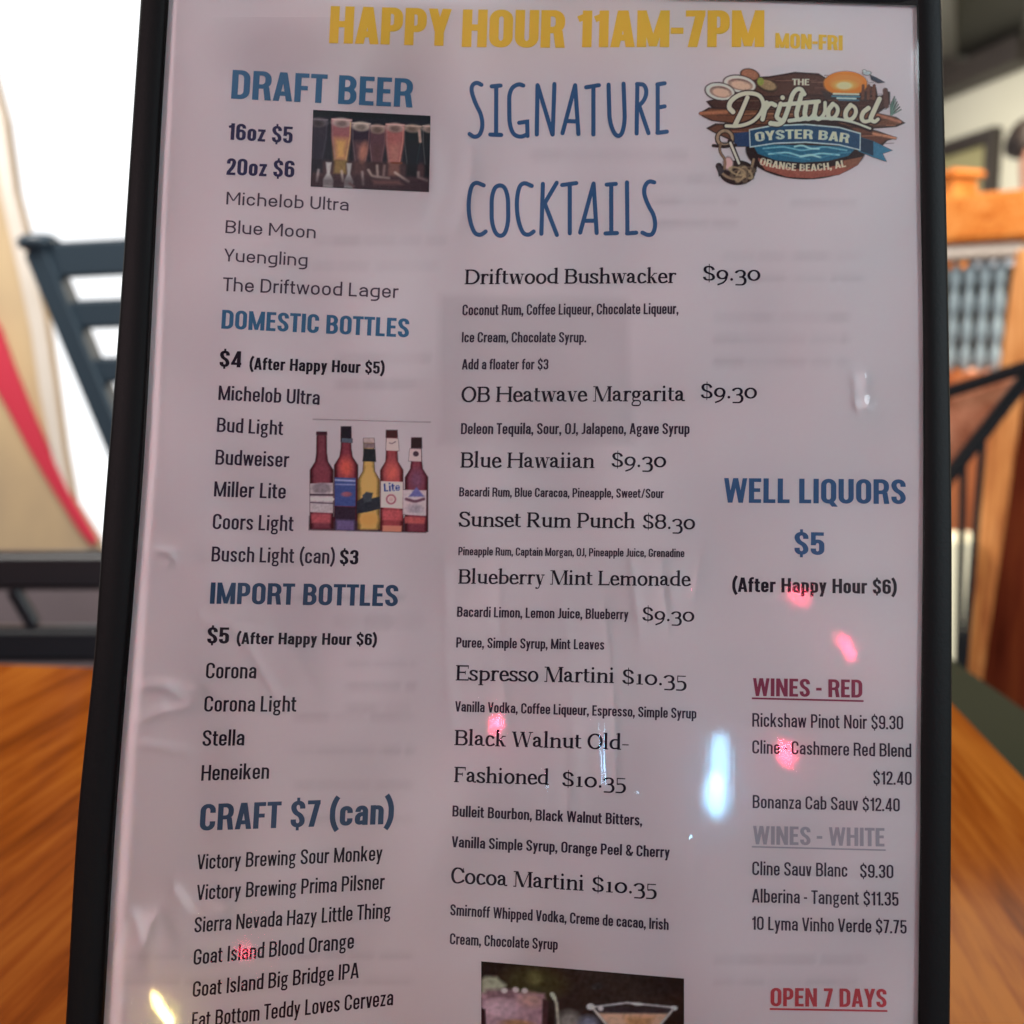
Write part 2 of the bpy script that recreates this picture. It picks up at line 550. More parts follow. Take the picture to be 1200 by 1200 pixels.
# text serif with old-style figures
SER_ADV = dict(D=1.083, B=.945, O=1.075, H=1.18, M=1.34, S=.81, R=1.014, P=.88, L=.87, E=.944, W=1.41, F=.867, C=.93, a=.728, b=.81,
               c=.656, d=.83, e=.70, f=.47, g=.736, h=.84, i=.423, k=.772, l=.414, m=1.27, n=.855, o=.78, p=.826, r=.592, s=.625,
               t=.50, u=.832, v=.718, w=1.067, y=.711)
SER_ADV.update({'.': .39, '0': .886, '1': .62, '3': .797, '5': .764, '8': .861, '9': .816, '$': .881, '-': .54})


def serif(ch):
    s, t, z = .180, .092, .065
    A = SER_ADV[ch]
    sb = .022
    W = A - 2 * sb
    g = Glyph(W, s, t)
    xh, asc, de = .70, 1.09, -.29
    h = s / 2; B = t / 2; T = 1 - t / 2; X = xh - t / 2 + .01; C = W / 2
    L = h; Rr = W - h
    r = W * .5
    e = .078
    sr = lambda x, y, k=e: g.rect(x - h - k, y, x + h + k, y + z)
    st = lambda x, y0=0, y1=1: g.rect(x - h, y0, x + h, y1)
    fl = lambda x, y: g.path((x, y - .03), (x - h - e, y - .085), w=.05)     # flag serif at the head of a lower-case stem
    x1 = e + h
    if ch in 'DBPRLEFH':
        st(x1); sr(x1, 0)
        if ch in 'DBPREF': g.rect(0, 1 - z, x1, 1)
        else: sr(x1, 1 - z)
    if ch == 'D': g.path((x1, T), (Rr, T, .5), (Rr, B, .5), (x1, B))
    elif ch == 'B': g.path((x1, T), (Rr - .05, T, .24), (Rr - .05, .53, .24), (x1, .53)); g.path((x1, .53), (Rr, .53, .26), (Rr, B, .26), (x1, B))
    elif ch == 'P': g.path((x1, T), (Rr, T, .28), (Rr, .44, .28), (x1, .44))
    elif ch == 'R': g.path((x1, T), (Rr - .12, T, .26), (Rr - .12, .48, .26), (x1, .48)); g.dg(W - .14, 0, W * .45, .5, s * .95); g.rect(W - .22, 0, W, z)
    elif ch == 'L': g.rect(x1, 0, W, t); g.dg(W - .03, 0, W - .01, .26, .05)
    elif ch in 'EF':
        g.rect(x1, 1 - t, W - .03, 1); g.dg(W - .06, .78, W - .05, 1, .05); g.rect(x1, .49, W - .24, .49 + t); g.rect(W - .27, .40, W - .22, .64)
        if ch == 'E': g.rect(x1, 0, W, t); g.dg(W - .04, 0, W - .015, .25, .05)
    elif ch == 'H': st(W - x1); sr(W - x1, 0); sr(W - x1, 1 - z); g.rect(x1, .49, W - x1, .49 + t)
    elif ch == 'O': g.path((L, T + .015, r), (L, B - .015, r), (Rr, B - .015, r), (Rr, T + .015, r), closed=True)
    elif ch == 'C': g.path((W - .06, .70), (W * .86, T + .015, .3), (L, T + .015, .48), (L, B - .015, .48), (W * .8, B - .015, .3), (W - .01, .24)); g.rect(W - .085, .68, W - .035, 1.0)
    elif ch == 'S': g.path((W - .08, .74), (W * .80, T + .015, .25), (L, T + .01, .24), (L, .62, .22), (Rr, .42, .22), (Rr, B - .015, .26), (.06, B - .01, .3), (.04, .28)); g.rect(W - .11, .72, W - .06, 1.0); g.rect(.015, 0, .06, .3)
    elif ch == 'M':
        a = e + t; st(W - x1); g.rect(a - .03, 0, a + .03, 1); sr(W - x1, 0); sr(W - x1, 1 - z); g.rect(0, 0, .2, z); g.rect(0, 1 - z, a, 1); g.dg(C, 0, a + .05, 1, s); g.dg(C, 0, W - x1 - .05, 1, .06)
    elif ch == 'W':
        for x0, xx, ww in ((.13, W * .29, s), (C + .02, W * .29, .06), (C + .02, W * .73, s), (W - .10, W * .73, .06)): g.dg(x0, 1, xx, 0, ww)
        for x0 in (.13, C + .02, W - .1): g.rect(x0 - .15, 1 - z, x0 + .15, 1)
    elif ch == 'a':
        xs = W * .66; st(xs, 0.08, .5); g.path((.09, .50), (.09, X, .2), (xs, X, .2), (xs, .4)); g.path((xs, .42), (L, .38, .2), (L, B - .01, .2), (xs, .14)); g.path((xs, .3), (xs + .01, B, .1), (W, .05), w=.09); g.dot(.10, .53, .07)
    elif ch in 'bhk':
        st(x1, 0, asc); fl(x1, asc)
        if ch == 'b': g.path((x1, X - .08), (Rr, X, .3), (Rr, B - .01, .3), (x1, B + .03))
        elif ch == 'h': g.path((x1, X - .12), (W - x1, X, .2), (W - x1, 0)); sr(x1, 0); sr(W - x1, 0)
        else: sr(x1, 0); g.dg(x1 + .02, .32, W - .16, xh, .06); g.dg(W - .14, 0, W * .48, .42, s * .95); g.rect(W - .27, xh - z, W - .02, xh); g.rect(W - .24, 0, W, z)
    elif ch == 'c': g.path((W - .07, .52), (W * .8, X, .2), (L, X, .32), (L, B - .01, .32), (W * .8, B - .01, .25), (W, .17)); g.dot(W - .09, .54, .07)
    elif ch == 'd': st(W - x1, 0, asc); fl(W - x1, asc); g.rect(W - x1, 0, W, z); g.path((W - x1, X - .03), (L, X, .3), (L, B - .01, .3), (W - x1, B + .06))
    elif ch == 'e': g.path((L, .375), (Rr, .375), (Rr, X, .26), (L, X, .30), (L, B - .01, .32), (W * .8, B - .01, .25), (W, .17))
    elif ch == 'f': st(x1, 0, .9); sr(x1, 0); g.path((x1, .8), (x1, asc - B, .22), (W + .04, asc - B - .02)); g.rect(0, xh - z - .01, W * .9, xh - .01); g.dot(W + .02, asc - .09, .06)
    elif ch == 'g':
        g.path((L + .01, X, .24), (L + .01, .27, .24), (W * .72, .27, .24), (W * .72, X, .24), closed=True); g.rect(W * .7, xh - .08, W, xh - .01)
        g.path((.13, .30), (.06, .15, .1), (.13, .06, .06), (Rr, .05, .14), (Rr, de + .02, .16), (.03, de + .02, .16), (.03, -.08, .1), (.2, .05), w=.085)
    elif ch in 'il':
        y = xh if ch == 'i' else asc
        st(x1, 0, y); sr(x1, 0); fl(x1, y)
        if ch == 'i': g.dot(x1 - .01, .94, .09)
    elif ch in 'mn':
        st(x1, 0, xh); sr(x1, 0); fl(x1, xh)
        xs = (W - x1,) if ch == 'n' else (C, W - x1)
        p = x1
        for x in xs: g.path((p, X - .12), (x, X, .2), (x, 0)); sr(x, 0); p = x
    elif ch in 'o0': g.path((L, X, r), (L, B - .01, r), (Rr, B - .01, r), (Rr, X, r), closed=True)
    elif ch == 'p': st(x1, de, xh); sr(x1, de); fl(x1, xh); g.path((x1, X - .08), (Rr, X, .3), (Rr, B - .01, .3), (x1, B + .03))
    elif ch == 'r': st(x1, 0, xh); sr(x1, 0); fl(x1, xh); g.path((x1, .46), (x1 + .1, X, .14), (W, X - .02)); g.dot(W - .05, xh - .09, .07)
    elif ch == 's': g.path((W - .07, .53), (W * .75, X, .18), (L - .01, X, .17), (L - .01, .44, .16), (Rr, .28, .16), (Rr, B - .01, .18), (.05, B, .2), (.03, .20)); g.rect(W - .09, .48, W - .05, .69); g.rect(.01, .02, .05, .22)
    elif ch == 't': st(x1, .1, .9); g.path((x1, .25), (x1, B, .14), (W, .06), w=.085); g.rect(0, xh - z - .01, W * .95, xh - .01)
    elif ch == 'u': x2 = W - x1; st(x2, 0, xh); fl(x2, xh); g.rect(x2, 0, W, z); g.path((x1, xh), (x1, B, .2), (x2, .12)); fl(x1, xh)
    elif ch in 'vy':
        g.dg(.14, xh, C + .02, 0, s); g.dg(W - .10, xh, C + .02, 0, .06); g.rect(0, xh - z, .28, xh); g.rect(W - .24, xh - z, W, xh)
        if ch == 'y': g.path((C + .02, .05), (C - .1, de + .02, .1), (.03, de + .03), w=.07); g.dot(.07, de + .06, .065)
    elif ch == 'w':
        for x0, xx, ww in ((.13, W * .29, s), (C + .02, W * .29, .06), (C + .02, W * .72, s), (W - .09, W * .72, .06)): g.dg(x0, xh, xx, 0, ww)
        for x0 in (.13, C, W - .1): g.rect(x0 - .13, xh - z, x0 + .13, xh)
    elif ch == '1': st(C, 0, xh); sr(C, 0, .13); fl(C, xh)
    elif ch == '3': g.path((.05, .50), (.1, X, .25), (Rr - .05, X, .25), (Rr - .05, .26, .2), (W * .36, .24)); g.path((W * .36, .24), (Rr, .24, .24), (Rr, de + .02, .26), (.03, de + .03))
    elif ch == '5': g.rect(.10, xh - .07, W - .06, xh); g.rect(.09, .26, .15, xh); g.path((.12, .28), (Rr, .34, .3), (Rr, de + .02, .3), (.02, de + .03))
    elif ch == '8':
        g.path((L + .03, T, .24), (L + .03, .53, .24), (Rr - .03, .53, .24), (Rr - .03, T, .24), closed=True); g.path((L, .54, .26), (L, B, .28), (Rr, B, .28), (Rr, .54, .26), closed=True)
    elif ch == '9': g.path((Rr, X, .3), (L, X, .3), (L, .14, .28), (Rr, .14, .28), closed=True); g.path((Rr, .42), (Rr, -.05, .35), (.08, de + .03), w=.11)
    elif ch == '$':
        g.path((W - .14, .70), (W * .75, .92, .2), (L + .05, .92, .2), (L + .05, .58, .18), (Rr - .04, .38, .18), (Rr - .04, .06, .22), (.12, .06, .2), (.10, .26)); g.rect(C - .025, -.10, C + .025, 1.10)
    elif ch == '.': g.dot(C, .085, .095)
    elif ch == '-': g.rect(.03, .30, W - .03, .37)
    g.layers = [[tuple((p[0] + sb, p[1]) for p in q) for q in l] for l in g.layers]
    g.W = A
    return g


FONTS = {
    'light': dict(s=.110, t=.095, gap=.105, space=.24),
    'book': dict(s=.140, t=.118, gap=.09, space=.24),
    'medium': dict(s=.176, t=.138, gap=.075, space=.25),
    'bold': dict(s=.195, t=.150, gap=.085, space=.27),
    'black': dict(s=.245, t=.17, gap=.055, space=.22),
    'round': dict(s=.126, t=.112, gap=.15, space=.30, round_=True),
}


def set_line(text, font):
    """[(x offset, layers)], width in capital heights"""
    out = []; x = 0.0
    if font == 'serif':
        for ch in text:
            if ch == ' ': x += .36; continue
            g = serif(ch); out.append((x, g.layers)); x += g.W
        return out, x
    f = FONTS[font]
    rd = f.get('round_', False)
    first = True
    tight = 'AVWYTLy'
    for k, ch in enumerate(text):
        if ch == ' ': x += f['space']; continue
        g = sans(ch, f['s'], f['t'], rd)
        if not first: x += f['gap'] * (.62 if ch in 'AVWYTvwyft.,-' else 1) * (.62 if text[k - 1] in 'AVWYTvwyrft' else 1)
        out.append((x, g.layers)); x += g.W; first = False
    return out, x


VPX, VPY = 995.0, -11762.0


class Print:
    """polygons in photograph pixels that end up as flat ink on the page"""
    def __init__(s, lift=.00012): s.polys = []; s.lift = lift

    def add(s, poly, layer=0): s.polys.append((poly, s.lift + layer * 6e-6))

    def line(s, text, x0, y0, x1, y1, H, font, slant=0.0):
        items, Wd = set_line(text, font)
        k = (x1 - x0) / Wd; m = (y1 - y0) / (x1 - x0)
        xm, ym = (x0 + x1) / 2, (y0 + y1) / 2
        for off, layers in items:
            for li, lay in enumerate(layers):
                for q in lay:
                    pts = []
                    for gx, gy in q:
                        bx = x0 + (off + gx) * k; by = y0 + (bx - x0) * m
                        ux = (VPX - bx) / (by - VPY)
                        pts.append((bx + ux * gy * H, by - gy * H))
                    s.add(pts, li)
        return s

    def stroke(s, pts, w, layer=0, closed=False):
        line = fillet(pts, closed, 8); fine = []
        for (ax, ay), (bx, by) in zip(line[:-1], line[1:]):
            n = max(1, int(math.hypot(bx - ax, by - ay) / 8))
            fine += [(ax + (bx - ax) * k / n, ay + (by - ay) * k / n) for k in range(n)]
        fine.append(line[-1])
        for q in ribbon(fine, w, closed): s.add(list(q), layer)
        return s

    def build(s, name, mt, parent):
        vx, vy, vl, faces = [], [], [], []
        for poly, lf in s.polys:
            i = len(vx)
            for x, y in poly: vx.append(x); vy.append(y); vl.append(lf)
            faces.append(tuple(range(i, i + len(poly))))
        pts = page(np.array(vx), np.array(vy), np.array(vl))
        me = bpy.data.meshes.new(name)
        me.from_pydata([tuple(p) for p in to_menu(pts).tolist()], [], faces)
        bm = bmesh.new(); bm.from_mesh(me)
        bmesh.ops.recalc_face_normals(bm, faces=bm.faces)
        for f in bm.faces:
            if f.normal.y > 0: f.normal_flip()
        bm.to_mesh(me); bm.free()
        return link(name, me, mt, parent)


# ------------------------------------------------------------------ printed pictures: soft shapes laid one over the other, kept as vertex colours
class Paint:
    def __init__(s, x0, y0, x1, y1, step, bg):
        s.x0, s.y0, s.x1, s.y1 = x0, y0, x1, y1
        s.nx = int((x1 - x0) / step) + 1; s.ny = int((y1 - y0) / step) + 1
        s.X, s.Y = np.meshgrid(np.linspace(x0, x1, s.nx), np.linspace(y0, y1, s.ny))
        s.c = np.zeros((s.ny, s.nx, 3)); s.c[:] = bg
        s.a = np.zeros((s.ny, s.nx))

    def lay(s, m, col):
        col = np.asarray(col, float)
        s.c = s.c * (1 - m[..., None]) + col * m[..., None]
        s.a = np.maximum(s.a, m)

    def ell(s, cx, cy, rx, ry, col, soft=2.0, rot=0, alpha=1, ring=0):
        c, n = math.cos(R(rot)), math.sin(R(rot))
        u = (s.X - cx) * c + (s.Y - cy) * n; v = -(s.X - cx) * n + (s.Y - cy) * c
        d = (np.sqrt((u / rx) ** 2 + (v / ry) ** 2) - 1) * min(rx, ry)
        if ring: d = np.abs(d) - ring
        s.lay(np.clip(.5 - d / soft, 0, 1) * alpha, col)

    def poly(s, pts, col, soft=2.0, alpha=1):
        n = len(pts); ins = np.zeros_like(s.X, bool); dist = np.full(s.X.shape, 1e9)
        for i in range(n):
            (ax, ay), (bx, by) = pts[i], pts[(i + 1) % n]
            if ay != by:
                cr = ((ay > s.Y) != (by > s.Y)) & (s.X < (bx - ax) * (s.Y - ay) / (by - ay) + ax)
                ins ^= cr
            dist = np.minimum(dist, s._seg(ax, ay, bx, by))
        d = np.where(ins, -dist, dist)
        s.lay(np.clip(.5 - d / soft, 0, 1) * alpha, col)

    def _seg(s, ax, ay, bx, by):
        dx, dy = bx - ax, by - ay
        t = np.clip(((s.X - ax) * dx + (s.Y - ay) * dy) / max(dx * dx + dy * dy, 1e-9), 0, 1)
        return np.hypot(s.X - ax - t * dx, s.Y - ay - t * dy)

    def stroke(s, pts, w, col, soft=2.0, alpha=1, rounded=True):
        pts = fillet(pts) if rounded else [p[:2] for p in pts]
        ws = w if isinstance(w, (list, tuple)) else None
        d = np.full(s.X.shape, 1e9)
        n = len(pts)
        for i in range(n - 1):
            ww = w if ws is None else ws[0] + (ws[1] - ws[0]) * i / n
            d = np.minimum(d, s._seg(*pts[i], *pts[i + 1]) - ww / 2)
        s.lay(np.clip(.5 - d / soft, 0, 1) * alpha, col)

    def text(s, txt, x0, y0, x1, y1, H, font, col, soft=1.5, arc=0.0, alpha=1):
        """baseline from x0,y0 to x1,y1, its middle pushed down by arc"""
        items, Wd = set_line(txt, font)
        k = (x1 - x0) / Wd
        tot = np.full(s.X.shape, 1e9)
        for off, layers in items:
            for lay in layers:
                for q in lay:
                    pts = []
                    for gx, gy in q:
                        f = (off + gx) / Wd
                        by = y0 + (y1 - y0) * f + arc * 4 * f * (1 - f)
                        sl = ((y1 - y0) + arc * 4 * (1 - 2 * f)) / (x1 - x0)
                        pts.append((x0 + (off + gx) * k + gy * H * sl, by - gy * H))
                    xs = [p[0] for p in pts]; ys = [p[1] for p in pts]
                    i0 = max(0, np.searchsorted(s.X[0], min(xs) - 4)); i1 = np.searchsorted(s.X[0], max(xs) + 4)
                    j0 = max(0, np.searchsorted(s.Y[:, 0], min(ys) - 4)); j1 = np.searchsorted(s.Y[:, 0], max(ys) + 4)
                    if i1 <= i0 or j1 <= j0: continue
                    Xs, Ys = s.X[j0:j1, i0:i1], s.Y[j0:j1, i0:i1]
                    ins = np.zeros_like(Xs, bool); dist = np.full(Xs.shape, 1e9)
                    for i in range(len(pts)):
                        (ax, ay), (bx, by) = pts[i], pts[(i + 1) % len(pts)]
                        if ay != by: ins ^= ((ay > Ys) != (by > Ys)) & (Xs < (bx - ax) * (Ys - ay) / (by - ay) + ax)
                        dx, dy = bx - ax, by - ay
                        t = np.clip(((Xs - ax) * dx + (Ys - ay) * dy) / max(dx * dx + dy * dy, 1e-9), 0, 1)
                        dist = np.minimum(dist, np.hypot(Xs - ax - t * dx, Ys - ay - t * dy))
                    tot[j0:j1, i0:i1] = np.minimum(tot[j0:j1, i0:i1], np.where(ins, -dist, dist))
        s.lay(np.clip(.5 - tot / soft, 0, 1) * alpha, col)

    def grain(s, amt, seed, cells=9):
        rng = np.random.default_rng(seed)
        n = rng.normal(0, 1, (s.ny, s.nx))
        for _ in range(2):
            n = (n + np.roll(n, 1, 0) + np.roll(n, 1, 1) + np.roll(n, -1, 0) + np.roll(n, -1, 1)) / 5
        s.c = np.clip(s.c * (1 + amt * n[..., None] * 2), 0, 255)

    def build(s, name, parent, to_px, mt, lift=.0002, cut=None, sat=.8, dim=.92, faint=False):
        """to_px maps picture coordinates to photograph pixels; cut: drop cells where nothing was painted"""
        px, py = to_px(s.X.ravel(), s.Y.ravel())
        pts = to_menu(page(px, py, lift))
        idx = np.arange(s.nx * s.ny).reshape(s.ny, s.nx)
        q = np.stack([idx[1:, :-1], idx[1:, 1:], idx[:-1, 1:], idx[:-1, :-1]], -1).reshape(-1, 4)
        if cut is not None:
            a = s.a.ravel()
            q = q[(a[q].max(1) > cut)]
            used = np.unique(q); remap = np.full(idx.size, -1); remap[used] = np.arange(len(used))
            q = remap[q]; pts = pts[used]; cols = s.c.reshape(-1, 3)[used]; al = a[used]
        else:
            cols = s.c.reshape(-1, 3); al = s.a.ravel() if faint else np.ones(len(cols))
        me = bpy.data.meshes.new(name)
        me.from_pydata([tuple(p) for p in pts.tolist()], [], [tuple(f) for f in q.tolist()])
        at = me.color_attributes.new('print', 'FLOAT_COLOR', 'POINT')
        # colours were chosen as seen in the photograph: turn them into ink
        c = cols / 255.0
        c = np.where(c <= .04045, c / 12.92, ((np.maximum(c, 0) + .055) / 1.055) ** 2.4)
        lum = c.mean(1, keepdims=True)
        c = (lum + (c - lum) * sat) * dim
        c = np.maximum((c - VEIL) / ILLUM, .004)
        c = c / np.maximum(1, c.max(1, keepdims=True) / .84)
        at.data.foreach_set('color', np.concatenate([c, al[:, None]], 1).astype(np.float32).ravel())
        return link(name, me, mt, parent)


def quad_map(w, h, tl, tr, br, bl):
    def f(x, y):
        u = x / w; v = y / h
        px = (1 - u) * (1 - v) * tl[0] + u * (1 - v) * tr[0] + u * v * br[0] + (1 - u) * v * bl[0]
        py = (1 - u) * (1 - v) * tl[1] + u * (1 - v) * tr[1] + u * v * br[1] + (1 - u) * v * bl[1]
        return px, py
    return f


def zoom_map(ox, oy, k):
    return lambda x, y: (ox + x / k, oy + y / k)

# ------------------------------------------------------------------ materials used below
M_black_vinyl = mat('black_vinyl', (.0042, .0043, .0045), rough=.5, spec=.06, bump=(900, .09))
M_black_metal = mat('black_metal', (.012, .014, .018), rough=.38, spec=.5, bump=(300, .1))
M_table = wood('varnished_tabletop', (.105, .022, .0025), (.19, .045, .0050), (.27, .082, .011), rough=.5, scale=1.5, coat=.04)
M_rail_wood = wood('orange_rail_wood', (.34, .085, .016), (.50, .165, .035), (.58, .25, .075), rough=.4, scale=1.0)
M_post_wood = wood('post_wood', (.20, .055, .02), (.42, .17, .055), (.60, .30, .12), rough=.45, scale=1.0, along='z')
M_panel_wood = wood('panel_wood', (.26, .07, .03), (.42, .13, .05), (.5, .2, .09), rough=.45, scale=1.0, along='z')
M_chair_wood = wood('chair_wood', (.20, .06, .03), (.36, .14, .08), (.45, .20, .12), rough=.45, scale=1.2)
M_stool = mat('haze_tinted_metal', (.026, .042, .058), rough=.4, spec=.5, bump=(300, .1))  # blue tint puts the window's hazy glare into the dark metal's colour
M_plinth = mat('grey_mauve_plinth', (.13, .105, .115), rough=.7, noise=(4, (.17, .13, .14), (1, 1, 1)))
M_matt_black = mat('matt_black_metal', (.007, .007, .008), rough=.55, spec=.12)
M_floor = mat('floor_boards', (.11, .085, .095), rough=.6, noise=(2, (.14, .11, .115), (1, 8, 1)))
M_wall = mat('cream_wall', (.66, .63, .50), rough=.8, noise=(1.2, (.70, .67, .56), (1, 1, 1)))
M_ceiling = mat('grey_ceiling', (.20, .20, .175), rough=.8, noise=(3, (.25, .245, .21), (1, 1, 1)))
M_olive = mat('olive_picture', (.32, .29, .14), rough=.6, noise=(2, (.38, .34, .18), (1, 1, 1)))
M_dark_wood = mat('dark_frame', (.035, .027, .025), rough=.5, noise=(6, (.05, .04, .035), (1, 1, 6)))
M_green = mat('dark_green_vinyl', (.012, .014, .005), rough=.8, spec=.08, bump=(60, .3))
M_tan = mat('tan_board', (.50, .36, .20), rough=.55, noise=(3, (.30, .22, .15), (1, 1, .5)))
M_pale = mat('pale_board_edge', (.62, .56, .50), rough=.6, noise=(3, (.50, .44, .38), (1, 1, 1)))
M_red = mat('red_stripe', (.50, .022, .05), rough=.5)
M_cream_panel = mat('cream_panel', (.84, .80, .58), rough=.6)
M_steel = mat('blue_grey_iron', (.26, .34, .385), rough=.35)
M_sky = emission('white_sky', (.97, .985, 1.0), 1.35)

paper_c = (.80, .785, .79)
M_paper = mat('paper', paper_c, rough=.75, spec=.2, noise=(11, (.75, .715, .725), (1, 1, 1)))

_INKS = {}
def M_ink(r, g, b):
    if (r, g, b) not in _INKS: _INKS[(r, g, b)] = mat('printed_ink', ink(r, g, b), rough=.7, spec=.2)
    return _INKS[(r, g, b)]


def vcol(name, alpha=False):
    m = bpy.data.materials.new(name); m.use_nodes = True
    nt = m.node_tree; b = nt.nodes['Principled BSDF']
    a = nt.nodes.new('ShaderNodeAttribute'); a.attribute_name = 'print'
    nt.links.new(a.outputs['Color'], b.inputs['Base Color'])
    b.inputs['Roughness'].default_value = .7; b.inputs['Specular IOR Level'].default_value = .2
    if alpha: nt.links.new(a.outputs['Alpha'], b.inputs['Alpha'])
    return m


M_print = vcol('colour_print')
M_print_a = vcol('colour_print_on_paper', True)

M_film = bpy.data.materials.new('clear_vinyl'); M_film.use_nodes = True
nt = M_film.node_tree; nt.nodes.remove(nt.nodes['Principled BSDF'])
fr = nt.nodes.new('ShaderNodeFresnel'); fr.inputs['IOR'].default_value = 1.5
tr = nt.nodes.new('ShaderNodeBsdfTransparent'); tr.inputs['Color'].default_value = (.985, .985, .985, 1)
gl = nt.nodes.new('ShaderNodeBsdfGlossy'); gl.inputs['Roughness'].default_value = .038
gl2 = nt.nodes.new('ShaderNodeBsdfGlossy'); gl2.inputs['Roughness'].default_value = .15
gm = nt.nodes.new('ShaderNodeMixShader'); gm.inputs[0].default_value = .25
mx = nt.nodes.new('ShaderNodeMixShader')
tc = nt.nodes.new('ShaderNodeTexCoord')
mp = nt.nodes.new('ShaderNodeMapping'); mp.inputs['Scale'].default_value = (800, 1, 55)
nz = nt.nodes.new('ShaderNodeTexNoise'); nz.inputs['Scale'].default_value = 1.0; nz.inputs['Detail'].default_value = 3
bp = nt.nodes.new('ShaderNodeBump'); bp.inputs['Strength'].default_value = .010; bp.inputs['Distance'].default_value = .0004
nt.links.new(tc.outputs['Object'], mp.inputs['Vector']); nt.links.new(mp.outputs['Vector'], nz.inputs['Vector'])
nt.links.new(nz.outputs['Fac'], bp.inputs['Height'])
for g_ in (gl, gl2): nt.links.new(bp.outputs['Normal'], g_.inputs['Normal'])
nt.links.new(gl.outputs[0], gm.inputs[1]); nt.links.new(gl2.outputs[0], gm.inputs[2])
nt.links.new(fr.outputs[0], mx.inputs[0]); nt.links.new(tr.outputs[0], mx.inputs[1]); nt.links.new(gm.outputs[0], mx.inputs[2])
nt.links.new(mx.outputs[0], nt.nodes['Material Output'].inputs['Surface'])

# ------------------------------------------------------------------ the setting
def slab(name, x0, y0, x1, y1, z0, z1, mt, kind='structure'):
    v = [(x, y, z) for z in (z0, z1) for x, y in ((x0, y0), (x1, y0), (x1, y1), (x0, y1))]
    f = [(3, 2, 1, 0), (4, 5, 6, 7)] + [(i, (i + 1) % 4, 4 + (i + 1) % 4, 4 + i) for i in range(4)]
    return tag(mesh_from(name, v, f, mt), kind=kind)


slab('floor', -8, -2.5, 8, 11, -.06, 0, M_floor)
CEIL = 2.55
# right-hand wall runs away from the reader, slightly to the left
wd = Vector((-.24, 1, 0)).normalized()
wq = P(1150, 105, 5.0); wq.z = 0
wn = Vector((-wd.y, wd.x, 0))                     # into the room
a = wq - wd * 6; b = wq + wd * 4.6
tag(prism('wall', [a, b, b - wn * .12, a - wn * .12], (0, 0, CEIL), M_wall, bevel=0), kind='structure')
slab('ceiling', .35, .6, 6.2, 10.2, CEIL, CEIL + .1, M_ceiling)
sky = slab('sky', -9, 5.5, .2, 5.6, -.2, 7, M_sky)


def wall_pt(px, py, off=0.0):
    """where a line of sight meets the right-hand wall"""
    d = Vector(ray(px, py).tolist()); e = Vector(EYE.tolist())
    t = (wq + wn * off - e).dot(wn) / d.dot(wn)
    return e + d * t


def at_z(px, py, z):
    d = Vector(ray(px, py).tolist()); e = Vector(EYE.tolist())
    return e + d * ((z - e.z) / d.z)


# black crown beam where wall meets ceiling
ca = wall_pt(1170, 92, .001); cb = wall_pt(1060, 122, .001)
beam = bar('ceiling_beam', wq - wd * 0.4 + wn * .07 + Vector((0, 0, CEIL - .075)), wq + wd * 4.5 + wn * .07 + Vector((0, 0, CEIL - .075)), .13, .15, wn, M_dark_wood)
tag(beam, 'near black beam along the top of the cream wall, right of the menu', 'beam')
# dark square panel in the grey ceiling
dq = [at_z(1122, 58, CEIL - .004), at_z(1194, 58, CEIL - .004), at_z(1215, -60, CEIL - .004), at_z(1118, -60, CEIL - .004)]
t = thing('ceiling_vent', sum(dq, Vector()) / 4, 'dark square vent panel set in the grey ceiling at the top right', 'vent')
prism('vent_panel', dq, (0, 0, -.03), mat('vent_black', (.012, .013, .011), rough=.5), t)
dm = sum(dq, Vector()) / 4
for k in range(4):
    p_, q_ = dq[k], dq[(k + 1) % 4]
    o_ = [p_, q_, q_ + (q_ - dm) * .10, p_ + (p_ - dm) * .10]
    prism('vent_frame', o_, (0, 0, -.045), mat('vent_grey', (.17, .165, .145), rough=.6), t, bevel=.003)

# framed olive picture on the wall
fq = [wall_pt(1085, 176), wall_pt(1172, 146), wall_pt(1164, 300), wall_pt(1080, 300)]
def wall_rect(px0, py0, px1, py1, z0, z1, th, off):
    p0 = wall_pt(px0, py0); p1 = wall_pt(px1, py1)
    s0 = (p0 - wq).dot(wd); s1 = (p1 - wq).dot(wd)
    w0, w1 = wq + wd * s0 + wn * off, wq + wd * s1 + wn * off
    return [Vector((w0.x, w0.y, z0)), Vector((w1.x, w1.y, z0)), Vector((w1.x, w1.y, z1)), Vector((w0.x, w0.y, z1))], wn * th
ztop = wall_pt(1165, 152).z
t = thing('doorway', wall_pt(1130, 250), 'olive green door in a near black frame on the cream wall', 'door')
q_, v_ = wall_rect(1060, 200, 1164, 200, .0, ztop - .07, .03, .002)
prism('door_panel', q_, v_, M_olive, t, bevel=.002)
for (l0, l1, zz0, zz1) in ((1164, 1173, 0, ztop - .0), (1054, 1060, 0, ztop - .0)):
    q_, v_ = wall_rect(l0, 200, l1, 200, zz0, zz1, .06, .002)
    prism('door_frame', q_, v_, M_dark_wood, t)
q_, v_ = wall_rect(1060.01, 200, 1163.9, 200, ztop - .068, ztop, .06, .002)
prism('door_frame', q_, v_, M_dark_wood, t)

